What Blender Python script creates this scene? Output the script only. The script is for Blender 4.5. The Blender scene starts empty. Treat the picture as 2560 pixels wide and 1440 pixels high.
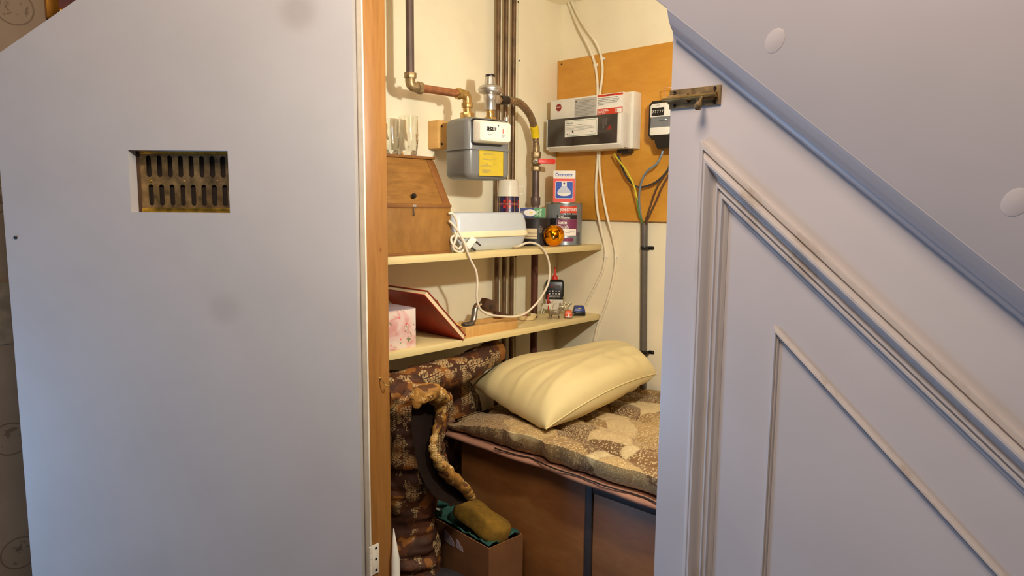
import bpy, bmesh, math, random
from math import sin, cos, pi, radians, atan2, sqrt
from mathutils import Vector, Matrix, noise
random.seed(7)
S = bpy.context.scene
COL = S.collection

# ------------------------------------------------------------------ camera
FPX = 1724.61
YAW, PITCH, ROLL = radians(42.946), radians(6.937), radians(0.5176)
_f = Vector((-sin(YAW), cos(YAW), 0)); _r = Vector((cos(YAW), sin(YAW), 0)); _u = Vector((0, 0, 1))
FW = _f*cos(PITCH) - _u*sin(PITCH); _U = _u*cos(PITCH) + _f*sin(PITCH)
RT = _r*cos(ROLL) + _U*sin(ROLL); UP = _U*cos(ROLL) - _r*sin(ROLL)
CAM = Vector((1.33205, -0.93254, 1.1))
cd = bpy.data.cameras.new('camera'); cam = bpy.data.objects.new('camera', cd); COL.objects.link(cam)
cd.sensor_fit = 'HORIZONTAL'; cd.sensor_width = 36.0; cd.lens = FPX/2560*36.0
cd.clip_start = 0.02; cd.clip_end = 60
cam.matrix_world = Matrix(((RT.x, UP.x, -FW.x, CAM.x), (RT.y, UP.y, -FW.y, CAM.y), (RT.z, UP.z, -FW.z, CAM.z), (0, 0, 0, 1)))
S.camera = cam

def at(px, py, x=None, y=None, z=None):
    """point of the place seen at a photo pixel, on a known wall / shelf plane"""
    d = FW + RT*((px-1280)/FPX) + UP*((720-py)/FPX)
    if x is not None: t = (x-CAM.x)/d.x
    elif y is not None: t = (y-CAM.y)/d.y
    else: t = (z-CAM.z)/d.z
    return CAM + d*t

# ------------------------------------------------------------------ light
S.view_settings.view_transform = 'Standard'; S.view_settings.look = 'None'
S.view_settings.gamma = 1.0; S.view_settings.use_curve_mapping = False
S.view_settings.exposure = 0.0
W = bpy.data.worlds.new('hall_daylight'); S.world = W; W.use_nodes = True
W.node_tree.nodes['Background'].inputs[0].default_value = (0.80, 0.82, 1.0, 1)
W.node_tree.nodes['Background'].inputs[1].default_value = 0.11

def lamp(name, kind, loc, energy, color, size=0.1, target=None, sizey=None):
    l = bpy.data.lights.new(name, kind); l.energy = energy; l.color = color
    if kind == 'AREA':
        l.size = size
        if sizey: l.shape = 'RECTANGLE'; l.size_y = sizey
    else: l.shadow_soft_size = size
    o = bpy.data.objects.new(name, l); COL.objects.link(o); o.location = loc
    if target is not None:
        o.rotation_euler = (Vector(target)-Vector(loc)).to_track_quat('-Z', 'Y').to_euler()
    return o
# the bare bulb inside the cupboard, behind the stair string
lamp('cupboard_bulb', 'POINT', (0.84, 0.10, 1.40), 34, (0.95, 1.0, 0.92), 0.022)
# hall ceiling lamp (warm) and the low hall window (daylight)
lamp('hall_ceiling_lamp', 'POINT', (0.92, -0.80, 2.3), 78, (1.0, 0.80, 0.62), 0.32)
lamp('hall_window_daylight', 'AREA', (-0.955, -1.25, 0.35), 24, (0.28, 0.57, 1.0), 0.7, (0.95, 0.0, 1.05), 0.6)

# ------------------------------------------------------------------ materials
def lin(c):
    out = []
    for v in c:
        v = v/255.0
        out.append(v/12.92 if v <= 0.04045 else ((v+0.055)/1.055)**2.4)
    return (out[0], out[1], out[2], 1.0)
class NT:
    def __init__(s, name):
        s.m = bpy.data.materials.new(name); s.m.use_nodes = True
        s.t = s.m.node_tree; s.b = s.t.nodes['Principled BSDF']
    def n(s, typ, **kw):
        nd = s.t.nodes.new(typ)
        for k, v in kw.items():
            if k.startswith('i_'):
                nd.inputs[int(k[2:]) if k[2:].isdigit() else k[2:]].default_value = v
            else: setattr(nd, k, v)
        return nd
    def l(s, a, b): s.t.links.new(a, b)
    def math(s, op, a, b=None, c=None):
        nd = s.n('ShaderNodeMath', operation=op)
        for i, v in enumerate((a, b, c)):
            if v is None: continue
            if isinstance(v, (int, float)): nd.inputs[i].default_value = v
            else: s.l(v, nd.inputs[i])
        return nd.outputs[0]
    def coord(s, scale=(1, 1, 1), rot=(0, 0, 0), kind='Object'):
        tc = s.n('ShaderNodeTexCoord'); mp = s.n('ShaderNodeMapping')
        mp.inputs['Scale'].default_value = scale; mp.inputs['Rotation'].default_value = rot
        s.l(tc.outputs[kind], mp.inputs[0]); return mp.outputs[0]
    def noise(s, vec, scale, detail=4, rough=0.55, dist=0.0):
        nd = s.n('ShaderNodeTexNoise'); nd.inputs['Scale'].default_value = scale
        nd.inputs['Detail'].default_value = detail; nd.inputs['Roughness'].default_value = rough
        nd.inputs['Distortion'].default_value = dist
        s.l(vec, nd.inputs['Vector']); return nd.outputs[0]
    def ramp(s, fac, stops, interp='LINEAR'):
        nd = s.n('ShaderNodeValToRGB'); cr = nd.color_ramp; cr.interpolation = interp
        while len(cr.elements) < len(stops): cr.elements.new(0.5)
        for e, (p, c) in zip(cr.elements, stops): e.position = p; e.color = lin(c)
        s.l(fac, nd.inputs[0]); return nd.outputs[0]
    def mix(s, fac, a, b, mode='MIX'):
        nd = s.n('ShaderNodeMix', data_type='RGBA', blend_type=mode)
        for i, v in ((0, fac), (6, a), (7, b)):
            if isinstance(v, (int, float)): nd.inputs[i].default_value = v
            elif isinstance(v, tuple): nd.inputs[i].default_value = lin(v)
            else: s.l(v, nd.inputs[i])
        return nd.outputs[2]
    def bump(s, h, strength=0.2, dist=0.001):
        nd = s.n('ShaderNodeBump'); nd.inputs['Strength'].default_value = strength
        nd.inputs['Distance'].default_value = dist
        s.l(h, nd.inputs['Height']); s.l(nd.outputs[0], s.b.inputs['Normal'])
    def col(s, c):
        if isinstance(c, tuple): s.b.inputs['Base Color'].default_value = lin(c)
        else: s.l(c, s.b.inputs['Base Color'])
    def pbr(s, rough=0.5, metal=0.0, spec=0.5, coat=0.0, sheen=0.0):
        b = s.b.inputs
        b['Roughness'].default_value = rough; b['Metallic'].default_value = metal
        b['Specular IOR Level'].default_value = spec; b['Coat Weight'].default_value = coat
        b['Sheen Weight'].default_value = sheen
        return s.m
MC = {}
def mat(name, c, rough=0.5, metal=0.0, var=0.08, vs=30.0, bump=0.0, bs=200.0, spec=0.5, coat=0.0, sheen=0.0):
    """plain colour with slight mottling"""
    if name in MC: return MC[name]
    n = NT(name); v = n.coord()
    f = n.noise(v, vs, 3)
    lo = tuple(max(0, x*(1-var)) for x in c); hi = tuple(min(255, x*(1+var)) for x in c)
    n.col(n.ramp(f, [(0.3, lo), (0.7, hi)]))
    if bump: n.bump(n.noise(v, bs, 3), bump)
    MC[name] = n.pbr(rough, metal, spec, coat, sheen); return MC[name]
def wood(name, c1, c2, scale=(1, 1, 1), sc=14.0, rough=0.45, knots=None, bump=0.08, kind='Object', c3=None):
    n = NT(name); v = n.coord(scale, kind=kind)
    a = n.noise(v, sc, 5, 0.6, 0.4); b = n.noise(v, sc*6, 3, 0.6)
    g = n.math('ADD', n.math('MULTIPLY', a, 0.75), n.math('MULTIPLY', b, 0.25))
    c = n.ramp(g, [(0.32, c1), (0.5, c3 or tuple((x+y)//2 for x, y in zip(c1, c2))), (0.68, c2)])
    if knots:
        vo = n.n('ShaderNodeTexVoronoi', feature='F1'); vo.inputs['Scale'].default_value = knots[0]
        n.l(n.coord(knots[1], kind=kind), vo.inputs['Vector'])
        k = n.ramp(vo.outputs['Distance'], [(knots[2]*0.5, (255, 255, 255)), (knots[2], (0, 0, 0))])
        c = n.mix(k, c, knots[3])
    n.col(c); n.bump(g, bump, 0.0008)
    return n.pbr(rough)

M_cream = mat('cream_wall_paint', (241, 229, 198), 0.55, var=0.02, vs=6, bump=0.05, bs=90)
M_creamwood = wood('cream_painted_shelf', (218, 196, 137), (225, 205, 147), (20, 1.5, 20), 3, 0.4, bump=0.05)
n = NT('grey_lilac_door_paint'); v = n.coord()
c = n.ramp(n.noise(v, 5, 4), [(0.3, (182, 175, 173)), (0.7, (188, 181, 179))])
def smudge(n, c, px, pz, r, amt, colr):
    """round grimy mark at (x, z) on a painted face"""
    sp = n.n('ShaderNodeSeparateXYZ'); n.l(n.coord(), sp.inputs[0])
    dx = n.math('MULTIPLY', n.math('SUBTRACT', sp.outputs[0], px), 1.0)
    dz = n.math('SUBTRACT', sp.outputs[1], pz)
    d = n.math('SQRT', n.math('ADD', n.math('MULTIPLY', dx, dx), n.math('MULTIPLY', dz, dz)))
    k = n.n('ShaderNodeMapRange', interpolation_type='SMOOTHSTEP'); n.l(d, k.inputs[0])
    k.inputs[1].default_value = r*0.25; k.inputs[2].default_value = r; k.inputs[3].default_value = amt; k.inputs[4].default_value = 0
    return n.mix(k.outputs[0], c, colr)
DOORN = (n, c)
M_panel = mat('grey_lilac_panel_paint', (218, 210, 208), 0.34, var=0.02, vs=5, bump=0.035, bs=40, spec=0.45)
M_string = mat('grey_lilac_string_paint', (206, 198, 197), 0.34, var=0.02, vs=4, bump=0.03, bs=30, spec=0.5)
n = NT('worn_moulding_paint'); v = n.coord((3, 3, 0.7))
c = n.ramp(n.noise(v, 9, 4, 0.55), [(0.28, (192, 176, 160)), (0.44, (216, 207, 202)), (0.7, (220, 212, 208))])
n.col(c); M_mould = n.pbr(0.38, spec=0.5)
M_pine = wood('bare_pine', (140, 90, 40), (176, 122, 62), (9, 9, 0.7), 3.2, 0.42, knots=(17, (1, 1, 0.55), 0.085, (120, 66, 22)), c3=(158, 106, 50))
M_white = mat('white_trim_paint', (232, 222, 204), 0.4, var=0.03, bump=0.1, bs=60)
M_floorb = wood('dark_floor_boards', (62, 42, 26), (86, 60, 38), (2, 14, 2), 4, 0.5)
M_ply = wood('varnished_board', (200, 136, 44), (222, 160, 64), (1.5, 4, 9), 2.6, 0.36, c3=(212, 148, 54))
M_raw = wood('raw_stair_timber', (120, 84, 50), (150, 108, 68), (2, 9, 2), 4, 0.7)
M_brown = wood('brown_chest_board', (124, 76, 36), (150, 98, 52), (2, 5, 6), 3, 0.5, c3=(136, 87, 43))
M_bureau = wood('oiled_oak', (126, 84, 36), (164, 116, 56), (3, 1.2, 26), 5, 0.38, c3=(145, 100, 46))
M_bureau2 = wood('oiled_oak_edge', (116, 72, 34), (146, 96, 48), (3, 20, 3), 3, 0.36)
M_plane = wood('tan_beech', (196, 146, 78), (216, 168, 98), (14, 2, 14), 3, 0.4)
M_block = wood('pine_block', (206, 156, 84), (226, 178, 106), (12, 12, 2), 3, 0.45)
M_dkwood = wood('dark_brown_wood', (58, 34, 22), (80, 48, 30), (4, 4, 12), 5, 0.35)
M_greymeter = mat('grey_enamel', (120, 119, 116), 0.32, var=0.04, vs=10, spec=0.6)
M_brass = mat('brass', (190, 154, 92), 0.3, 0.8, var=0.14, vs=60)
M_oldbrass = mat('tarnished_brass', (146, 122, 84), 0.4, 0.5, var=0.2, vs=70)
M_ventbrass = mat('dull_brass', (146, 118, 78), 0.42, 0.7, var=0.26, vs=40)
M_ventgold = mat('polished_brass_edge', (206, 164, 66), 0.3, 1.0, var=0.2, vs=60)
M_copper = mat('copper', (188, 128, 90), 0.32, 0.8, var=0.16, vs=40)
M_oldcopper = mat('dull_copper', (112, 88, 64), 0.42, 0.6, var=0.3, vs=12)
M_pipegrey = mat('dark_grey_brown_pipe_paint', (92, 74, 66), 0.4, 0.25, var=0.14, vs=16)
M_piperust = mat('red_brown_pipe', (88, 48, 34), 0.45, 0.2, var=0.2, vs=20)
M_steel = mat('brushed_alloy', (196, 190, 182), 0.36, 0.9, var=0.06)
M_chrome = mat('chrome', (225, 225, 225), 0.12, 1.0, var=0.02)
M_darkmetal = mat('dark_metal', (70, 62, 56), 0.4, 0.8, var=0.15)
M_greymetal = mat('grey_cast_metal', (130, 124, 114), 0.36, 0.85, var=0.1)
M_hose = mat('corrugated_steel', (168, 146, 116), 0.3, 0.9, var=0.06)
M_yellow = mat('yellow_tape', (240, 206, 30), 0.4, var=0.05)
M_yellowlab = mat('yellow_label_card', (200, 172, 46), 0.45, var=0.04)
M_black = mat('black_plastic', (28, 24, 22), 0.3, var=0.08)
M_smoke = mat('smoked_brown_plastic', (62, 54, 48), 0.16, var=0.16, vs=12, spec=0.6)
M_whitepl = mat('white_plastic', (236, 230, 216), 0.35, var=0.02)
M_offwhite = mat('off_white_plastic', (232, 224, 206), 0.4, var=0.02)
M_cable = mat('white_cable_sheath', (236, 222, 192), 0.42, var=0.03)
M_flexgrey = mat('cream_flex', (222, 208, 184), 0.42, var=0.03)
M_conduit = mat('grey_brown_sheath', (92, 84, 76), 0.5, var=0.06)
M_red = mat('red_plastic', (224, 48, 30), 0.4, var=0.06)
M_redink = mat('red_ink', (214, 62, 32), 0.45, var=0.03)
M_darkred = mat('dark_red_ink', (150, 34, 30), 0.4, var=0.03)
M_paper = mat('white_paper', (242, 236, 222), 0.6, var=0.02)
M_greypaper = mat('grey_sticker', (190, 184, 172), 0.45, var=0.02)
M_ink = mat('black_ink', (34, 30, 30), 0.5, var=0.02)
M_greyink = mat('grey_ink', (120, 114, 106), 0.5, var=0.02)
M_greenink = mat('green_ink', (84, 140, 100), 0.5, var=0.02)
M_blue = mat('blue_ink', (30, 72, 170), 0.45, var=0.03)
M_navy = mat('navy_card', (44, 52, 120), 0.45, var=0.05)
M_green = mat('green_card', (70, 140, 84), 0.45, var=0.04)
M_purple = mat('plum_label', (122, 46, 82), 0.45, var=0.04)
M_coral = mat('coral_red_card', (230, 84, 70), 0.5, var=0.03)
M_greybox = mat('grey_box_print', (196, 200, 212), 0.5, var=0.02)
M_tin = mat('grey_blue_tin', (134, 140, 142), 0.34, 0.3, var=0.06)
M_tinrim = mat('tin_rim_metal', (190, 184, 170), 0.3, 1.0, var=0.06)
M_darktin = mat('black_tin', (40, 36, 36), 0.4, 0.1, var=0.2, vs=40)
n = NT('worn_cream_label'); v = n.coord()
n.col(n.ramp(n.noise(v, 70, 5, 0.7), [(0.34, (120, 96, 60)), (0.46, (214, 192, 150)), (0.8, (226, 206, 166))])); M_wornlab = n.pbr(0.6)
M_paleblue = mat('pale_grey_blue_plastic', (196, 202, 206), 0.3, var=0.006, spec=0.5)
M_creampl = mat('cream_plastic', (240, 226, 186), 0.36, var=0.02)
M_bauble = mat('amber_mirror_glass', (246, 160, 18), 0.07, 1.0, var=0.08, vs=30)
M_bookred = mat('red_book_cloth', (150, 38, 18), 0.5, var=0.07, vs=50, bump=0.1, bs=600)
n = NT('book_page_edges'); v = n.coord((1, 1, 1))
wv = n.n('ShaderNodeTexWave', bands_direction='X'); wv.inputs['Scale'].default_value = 330; n.l(v, wv.inputs[0])
n.col(n.ramp(wv.outputs[0], [(0.2, (196, 168, 124)), (0.8, (232, 210, 168))])); M_pages = n.pbr(0.7)
n = NT('floral_paper'); v = n.coord()
vo = n.n('ShaderNodeTexVoronoi'); vo.inputs['Scale'].default_value = 46; n.l(v, vo.inputs[0])
big = n.noise(v, 15, 3, 0.55, 0.6)
c = n.ramp(big, [(0.36, (224, 206, 194)), (0.46, (220, 182, 174)), (0.53, (208, 146, 138)), (0.58, (220, 188, 176)), (0.68, (222, 206, 190))])
k = n.ramp(n.noise(v, 62, 2, 0.5, 1.0), [(0.63, (0, 0, 0)), (0.68, (255, 255, 255))])
c = n.mix(k, c, (104, 122, 86))
k2 = n.ramp(vo.outputs[0], [(0.10, (255, 255, 255)), (0.16, (0, 0, 0))])
n.col(n.mix(k2, c, (226, 92, 100))); M_floral = n.pbr(0.5)
M_lilac = mat('lilac_box_lid', (172, 156, 162), 0.5, var=0.04)
M_manila = mat('manila_card', (222, 172, 90), 0.55, var=0.05)
M_glaze = mat('cream_glaze', (228, 208, 160), 0.25, var=0.04)
M_shell = mat('brown_shell', (150, 100, 80), 0.5, var=0.3, vs=120)
M_greenbit = mat('dull_green', (150, 140, 92), 0.6, var=0.2, vs=90)
M_toywhite = mat('toy_white', (212, 204, 176), 0.45, var=0.12, vs=90)
M_toyred = mat('toy_red', (176, 40, 36), 0.45, var=0.1)
M_toygrey = mat('toy_grey_brown', (126, 112, 86), 0.4, 0.2, var=0.25, vs=120)
M_toysilver = mat('toy_silver', (206, 194, 160), 0.32, 0.6, var=0.25, vs=160)
M_toyorange = mat('toy_orange', (214, 92, 44), 0.35, var=0.06)
M_toyblue = mat('toy_blue', (38, 54, 116), 0.35, var=0.1)
M_sponge = mat('yellow_sponge', (124, 90, 12), 0.9, var=0.12, vs=60, bump=0.8, bs=160)
M_teal = mat('teal_cloth', (34, 78, 66), 0.8, var=0.15, vs=40, bump=0.3, bs=300)
M_carton = mat('brown_cardboard', (122, 80, 46), 0.7, var=0.06, vs=14)
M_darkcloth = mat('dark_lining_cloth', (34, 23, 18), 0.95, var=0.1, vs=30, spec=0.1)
M_shoe = mat('dark_bag_cloth', (40, 36, 38), 0.7, var=0.2, vs=30)
M_blackbind = mat('black_binding', (48, 40, 38), 0.55, var=0.12, vs=40)
n = NT('cream_pillow_cotton'); v = n.coord()
n.col(n.ramp(n.noise(v, 4, 4), [(0.3, (208, 188, 132)), (0.7, (216, 198, 144))])); n.bump(n.noise(v, 500, 2), 0.08, 0.0005)
M_pillow = n.pbr(0.75, spec=0.3, sheen=0.1)
M_lining = mat('pink_brown_lining', (150, 106, 84), 0.8, var=0.06, vs=20)
def glass(name, c=(250, 250, 246), rough=0.02):
    n = NT(name); n.col(c); n.b.inputs['Transmission Weight'].default_value = 1.0; n.b.inputs['IOR'].default_value = 1.45
    v = n.coord(); n.bump(n.noise(v, 45, 2), 0.03, 0.001)
    return n.pbr(rough)
M_glass = glass('clear_glass')
def patchwork(name, cols, cell, motif, flower, dark, light, rough=0.8):
    """quilt cotton: irregular patches, each with its own small print"""
    n = NT(name); v = n.coord()
    d = n.n('ShaderNodeVectorMath', operation='ADD'); n.l(v, d.inputs[0])
    nz = n.n('ShaderNodeTexNoise'); nz.inputs['Scale'].default_value = 9; n.l(v, nz.inputs['Vector'])
    sc = n.n('ShaderNodeVectorMath', operation='SCALE'); sc.inputs['Scale'].default_value = 0.05
    n.l(nz.outputs[1], sc.inputs[0]); n.l(sc.outputs[0], d.inputs[1])
    vo = n.n('ShaderNodeTexVoronoi'); vo.inputs['Scale'].default_value = cell; n.l(d.outputs[0], vo.inputs['Vector'])
    sp = n.n('ShaderNodeSeparateColor'); n.l(vo.outputs['Color'], sp.inputs[0])
    base = n.ramp(sp.outputs[0], [(i/len(cols), c) for i, c in enumerate(cols)], 'CONSTANT')
    # print: blossoms (voronoi cells) on some patches, curls on others
    fl = n.n('ShaderNodeTexVoronoi'); fl.inputs['Scale'].default_value = motif; n.l(d.outputs[0], fl.inputs['Vector'])
    k1 = n.ramp(fl.outputs['Distance'], [(flower, (255, 255, 255)), (flower+0.08, (0, 0, 0))])
    f2 = n.n('ShaderNodeTexVoronoi'); f2.inputs['Scale'].default_value = motif*0.55; n.l(d.outputs[0], f2.inputs['Vector'])
    k2 = n.ramp(n.math('PINGPONG', f2.outputs['Distance'], 0.16), [(0.085, (0, 0, 0)), (0.13, (255, 255, 255))])
    k = n.mix(n.math('GREATER_THAN', sp.outputs[1], 0.5), k1, k2)
    c = n.mix(n.math('MULTIPLY', k, 0.62), base, light)
    ed = n.n('ShaderNodeTexVoronoi', feature='DISTANCE_TO_EDGE'); ed.inputs['Scale'].default_value = cell; n.l(d.outputs[0], ed.inputs['Vector'])
    e = n.ramp(ed.outputs[0], [(0.012, (255, 255, 255)), (0.03, (0, 0, 0))])
    n.col(n.mix(n.math('MULTIPLY', e, 0.25), c, dark))
    n.bump(n.noise(v, 400, 2), 0.1, 0.0006)
    return n.pbr(rough, spec=0.25, sheen=0.1)
M_quilt = patchwork('brown_patchwork_cotton', [(150, 120, 76), (186, 160, 114), (108, 80, 50), (168, 138, 88), (194, 172, 126), (124, 92, 56)], 8, 150, 0.34, (110, 82, 52), (214, 192, 144))
# orange-brown sleeping bag with small square-ring print in drifts
def bagprint(name, stops, light, bs=19, ds=14):
    n = NT(name); v = n.coord()
    base = n.ramp(n.noise(v, bs, 2, 0.4), stops, 'CONSTANT')
    sc = n.n('ShaderNodeVectorMath', operation='MULTIPLY'); n.l(v, sc.inputs[0]); sc.inputs[1].default_value = (95, 95, 95)
    sp = n.n('ShaderNodeSeparateXYZ'); n.l(sc.outputs[0], sp.inputs[0])
    u1 = n.math('ABSOLUTE', n.math('SUBTRACT', n.math('FRACT', n.math('ADD', sp.outputs[1], sp.outputs[0])), 0.5))
    u2 = n.math('ABSOLUTE', n.math('SUBTRACT', n.math('FRACT', n.math('ADD', sp.outputs[2], n.math('MULTIPLY', sp.outputs[0], 0.3))), 0.5))
    mx = n.math('MAXIMUM', u1, u2)
    ring = n.math('MULTIPLY', n.math('GREATER_THAN', mx, 0.2), n.math('LESS_THAN', mx, 0.4))
    drift = n.math('GREATER_THAN', n.noise(v, ds, 3, 0.6, 0.5), 0.54)
    n.col(n.mix(n.math('MULTIPLY', ring, drift), base, light)); n.bump(n.noise(v, 60, 3), 0.2, 0.002)
    return n.pbr(0.7, spec=0.3)
M_bag = bagprint('brown_orange_bag_print', [(0.0, (62, 36, 22)), (0.48, (82, 46, 24)), (0.58, (132, 82, 32)), (0.72, (108, 66, 30))], (170, 144, 100))
M_cuff = bagprint('tan_lit_cuff_print', [(0.0, (92, 56, 26)), (0.40, (150, 104, 44)), (0.56, (176, 128, 58)), (0.66, (110, 68, 32))], (206, 176, 116), 34, 22)  # lighter copy of the bag print; direct light and tan blocks share its colour
# wallpaper: cream-brown embossed roundels
n = NT('embossed_roundel_wallpaper'); v = n.coord()
sp = n.n('ShaderNodeSeparateXYZ'); n.l(v, sp.inputs[0])
def rep(o, per, off): return n.math('MULTIPLY', n.math('SUBTRACT', n.math('FRACT', n.math('ADD', n.math('DIVIDE', o, per), off)), 0.5), per)
par = n.math('MULTIPLY', n.math('FLOORED_MODULO', n.math('FLOOR', n.math('ADD', n.math('DIVIDE', sp.outputs[2], 0.1695), 0.967)), 2.0), 0.5)
a = rep(sp.outputs[1], 0.167, n.math('ADD', par, 0.101)); b = rep(sp.outputs[2], 0.1695, 0.967)
dd = n.math('SQRT', n.math('ADD', n.math('MULTIPLY', a, a), n.math('MULTIPLY', b, b)))
ring = n.math('LESS_THAN', n.math('ABSOLUTE', n.math('SUBTRACT', dd, 0.0455)), 0.0022)
bird = n.math('MULTIPLY', n.math('LESS_THAN', dd, 0.034), n.math('GREATER_THAN', n.noise(v, 34, 3, 0.6, 1.2), 0.58))
base = n.ramp(n.noise(v, 7, 4), [(0.35, (152, 128, 102)), (0.65, (166, 142, 114))])
c = n.mix(n.math('MULTIPLY', n.math('MAXIMUM', ring, bird), 0.6), base, (92, 70, 46))
n.col(c); n.bump(n.math('MAXIMUM', ring, bird), 0.4, 0.002); M_wallp = n.pbr(0.6)
M_dado = mat('dado_border_paper', (158, 138, 110), 0.6, var=0.12, vs=26)
M_gilt = mat('gilt_frame', (176, 120, 44), 0.3, 0.8, var=0.15)
M_maroon = mat('maroon_picture', (96, 40, 34), 0.5, var=0.2, vs=20)
# tartan on the flask: two sets of stripes woven over each other (angle round the flask, height)
n = NT('tartan_print'); v = n.coord(); sp = n.n('ShaderNodeSeparateXYZ'); n.l(v, sp.inputs[0])
ang = n.math('ARCTAN2', sp.outputs[1], sp.outputs[0])
ua = n.math('FRACT', n.math('ADD', n.math('MULTIPLY', ang, 4/(2*pi)), 0.139)); ub = n.math('FRACT', n.math('ADD', n.math('DIVIDE', sp.outputs[2], 0.056), 0.086))
st = [(0.0, (40, 26, 40)), (0.12, (36, 44, 92)), (0.34, (46, 24, 30)), (0.46, (150, 30, 30)), (0.64, (46, 24, 30)), (0.76, (36, 44, 92)), (0.90, (40, 26, 40))]
ca = n.ramp(ua, st, 'CONSTANT'); cb = n.ramp(ub, st, 'CONSTANT')
c = n.mix(0.5, ca, cb)
rr = n.math('MULTIPLY', n.math('LESS_THAN', n.math('ABSOLUTE', n.math('SUBTRACT', n.math('ABSOLUTE', n.math('SUBTRACT', ua, 0.55)), 0.16)), 0.085),
            n.math('LESS_THAN', n.math('ABSOLUTE', n.math('SUBTRACT', n.math('ABSOLUTE', n.math('SUBTRACT', ub, 0.55)), 0.16)), 0.085))
c = n.mix(rr, c, (206, 44, 40))
la = n.math('LESS_THAN', n.math('ABSOLUTE', n.math('SUBTRACT', ua, 0.55)), 0.018); lb = n.math('LESS_THAN', n.math('ABSOLUTE', n.math('SUBTRACT', ub, 0.55)), 0.02)
la2 = n.math('LESS_THAN', ua, 0.03)
c = n.mix(n.math('MAXIMUM', la, lb), c, (206, 190, 170)); c = n.mix(la2, c, (206, 160, 60))
n.col(c); M_tartan = n.pbr(0.3)
def twotone(name, c1, c2, axis=(0, 0, 60)):
    n = NT(name); n_v = n.coord(); wv = n.n('ShaderNodeTexWave', bands_direction='DIAGONAL'); wv.inputs['Scale'].default_value = axis[2]; n.l(n_v, wv.inputs[0])
    n.col(n.ramp(wv.outputs[0], [(0.5, c1), (0.52, c2)], 'CONSTANT')); return n.pbr(0.4)
M_earth = twotone('green_yellow_wire', (206, 190, 50), (86, 132, 60), (0, 0, 4))
M_greywire = mat('grey_blue_wire', (120, 132, 142), 0.4, var=0.05)
M_blackwire = mat('black_wire', (62, 60, 62), 0.4, var=0.05)
M_brownwire = mat('brown_wire', (96, 66, 50), 0.4, var=0.05)
M_pinkwire = mat('pinkish_sealing_wire', (206, 150, 122), 0.35, 0.6, var=0.05)
M_lead = mat('grey_disc_metal', (176, 180, 176), 0.25, 0.8, var=0.1)
M_darkhole = mat('dark_gap', (40, 28, 20), 0.7, var=0.1)

# ------------------------------------------------------------------ mesh helpers
def frame(o, ex, ey, ez):
    o, ex, ey, ez = map(Vector, (o, ex, ey, ez))
    return Matrix(((ex.x, ey.x, ez.x, o.x), (ex.y, ey.y, ez.y, o.y), (ex.z, ey.z, ez.z, o.z), (0, 0, 0, 1)))
def GW(o, yaw=0.0):
    """frame on the left (gas) wall: right, up, out"""
    a = radians(yaw)
    return frame(o, (sin(a), cos(a), 0), (0, 0, 1), (cos(a), -sin(a), 0))
def BW(o, yaw=0.0):
    """frame on the back wall / stair panel: right, up, out"""
    a = radians(yaw)
    return frame(o, (cos(a), sin(a), 0), (0, 0, 1), (sin(a), -cos(a), 0))
def UPR(o, yaw=0.0):
    return Matrix.Translation(Vector(o)) @ Matrix.Rotation(radians(yaw), 4, 'Z')
I4 = Matrix.Identity(4)
def catmull(pts, k=8):
    P = [Vector(p) for p in pts]; out = []
    for i in range(len(P)-1):
        p0 = P[i-1] if i else P[0]*2-P[1]; p1, p2 = P[i], P[i+1]; p3 = P[i+2] if i+2 < len(P) else P[-1]*2-P[-2]
        for j in range(k):
            t = j/k
            out.append(0.5*((2*p1)+(p2-p0)*t+(2*p0-5*p1+4*p2-p3)*t*t+(3*p1-p0-3*p2+p3)*t**3))
    out.append(P[-1]); return out
def rrect(x0, x1, y0, y1, r, k=6):
    out = []
    for cx, cy, a0 in ((x1-r, y1-r, 0), (x0+r, y1-r, 90), (x0+r, y0+r, 180), (x1-r, y0+r, 270)):
        for i in range(k+1):
            a = radians(a0+90*i/k); out.append((cx+r*cos(a), cy+r*sin(a)))
    return out
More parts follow.
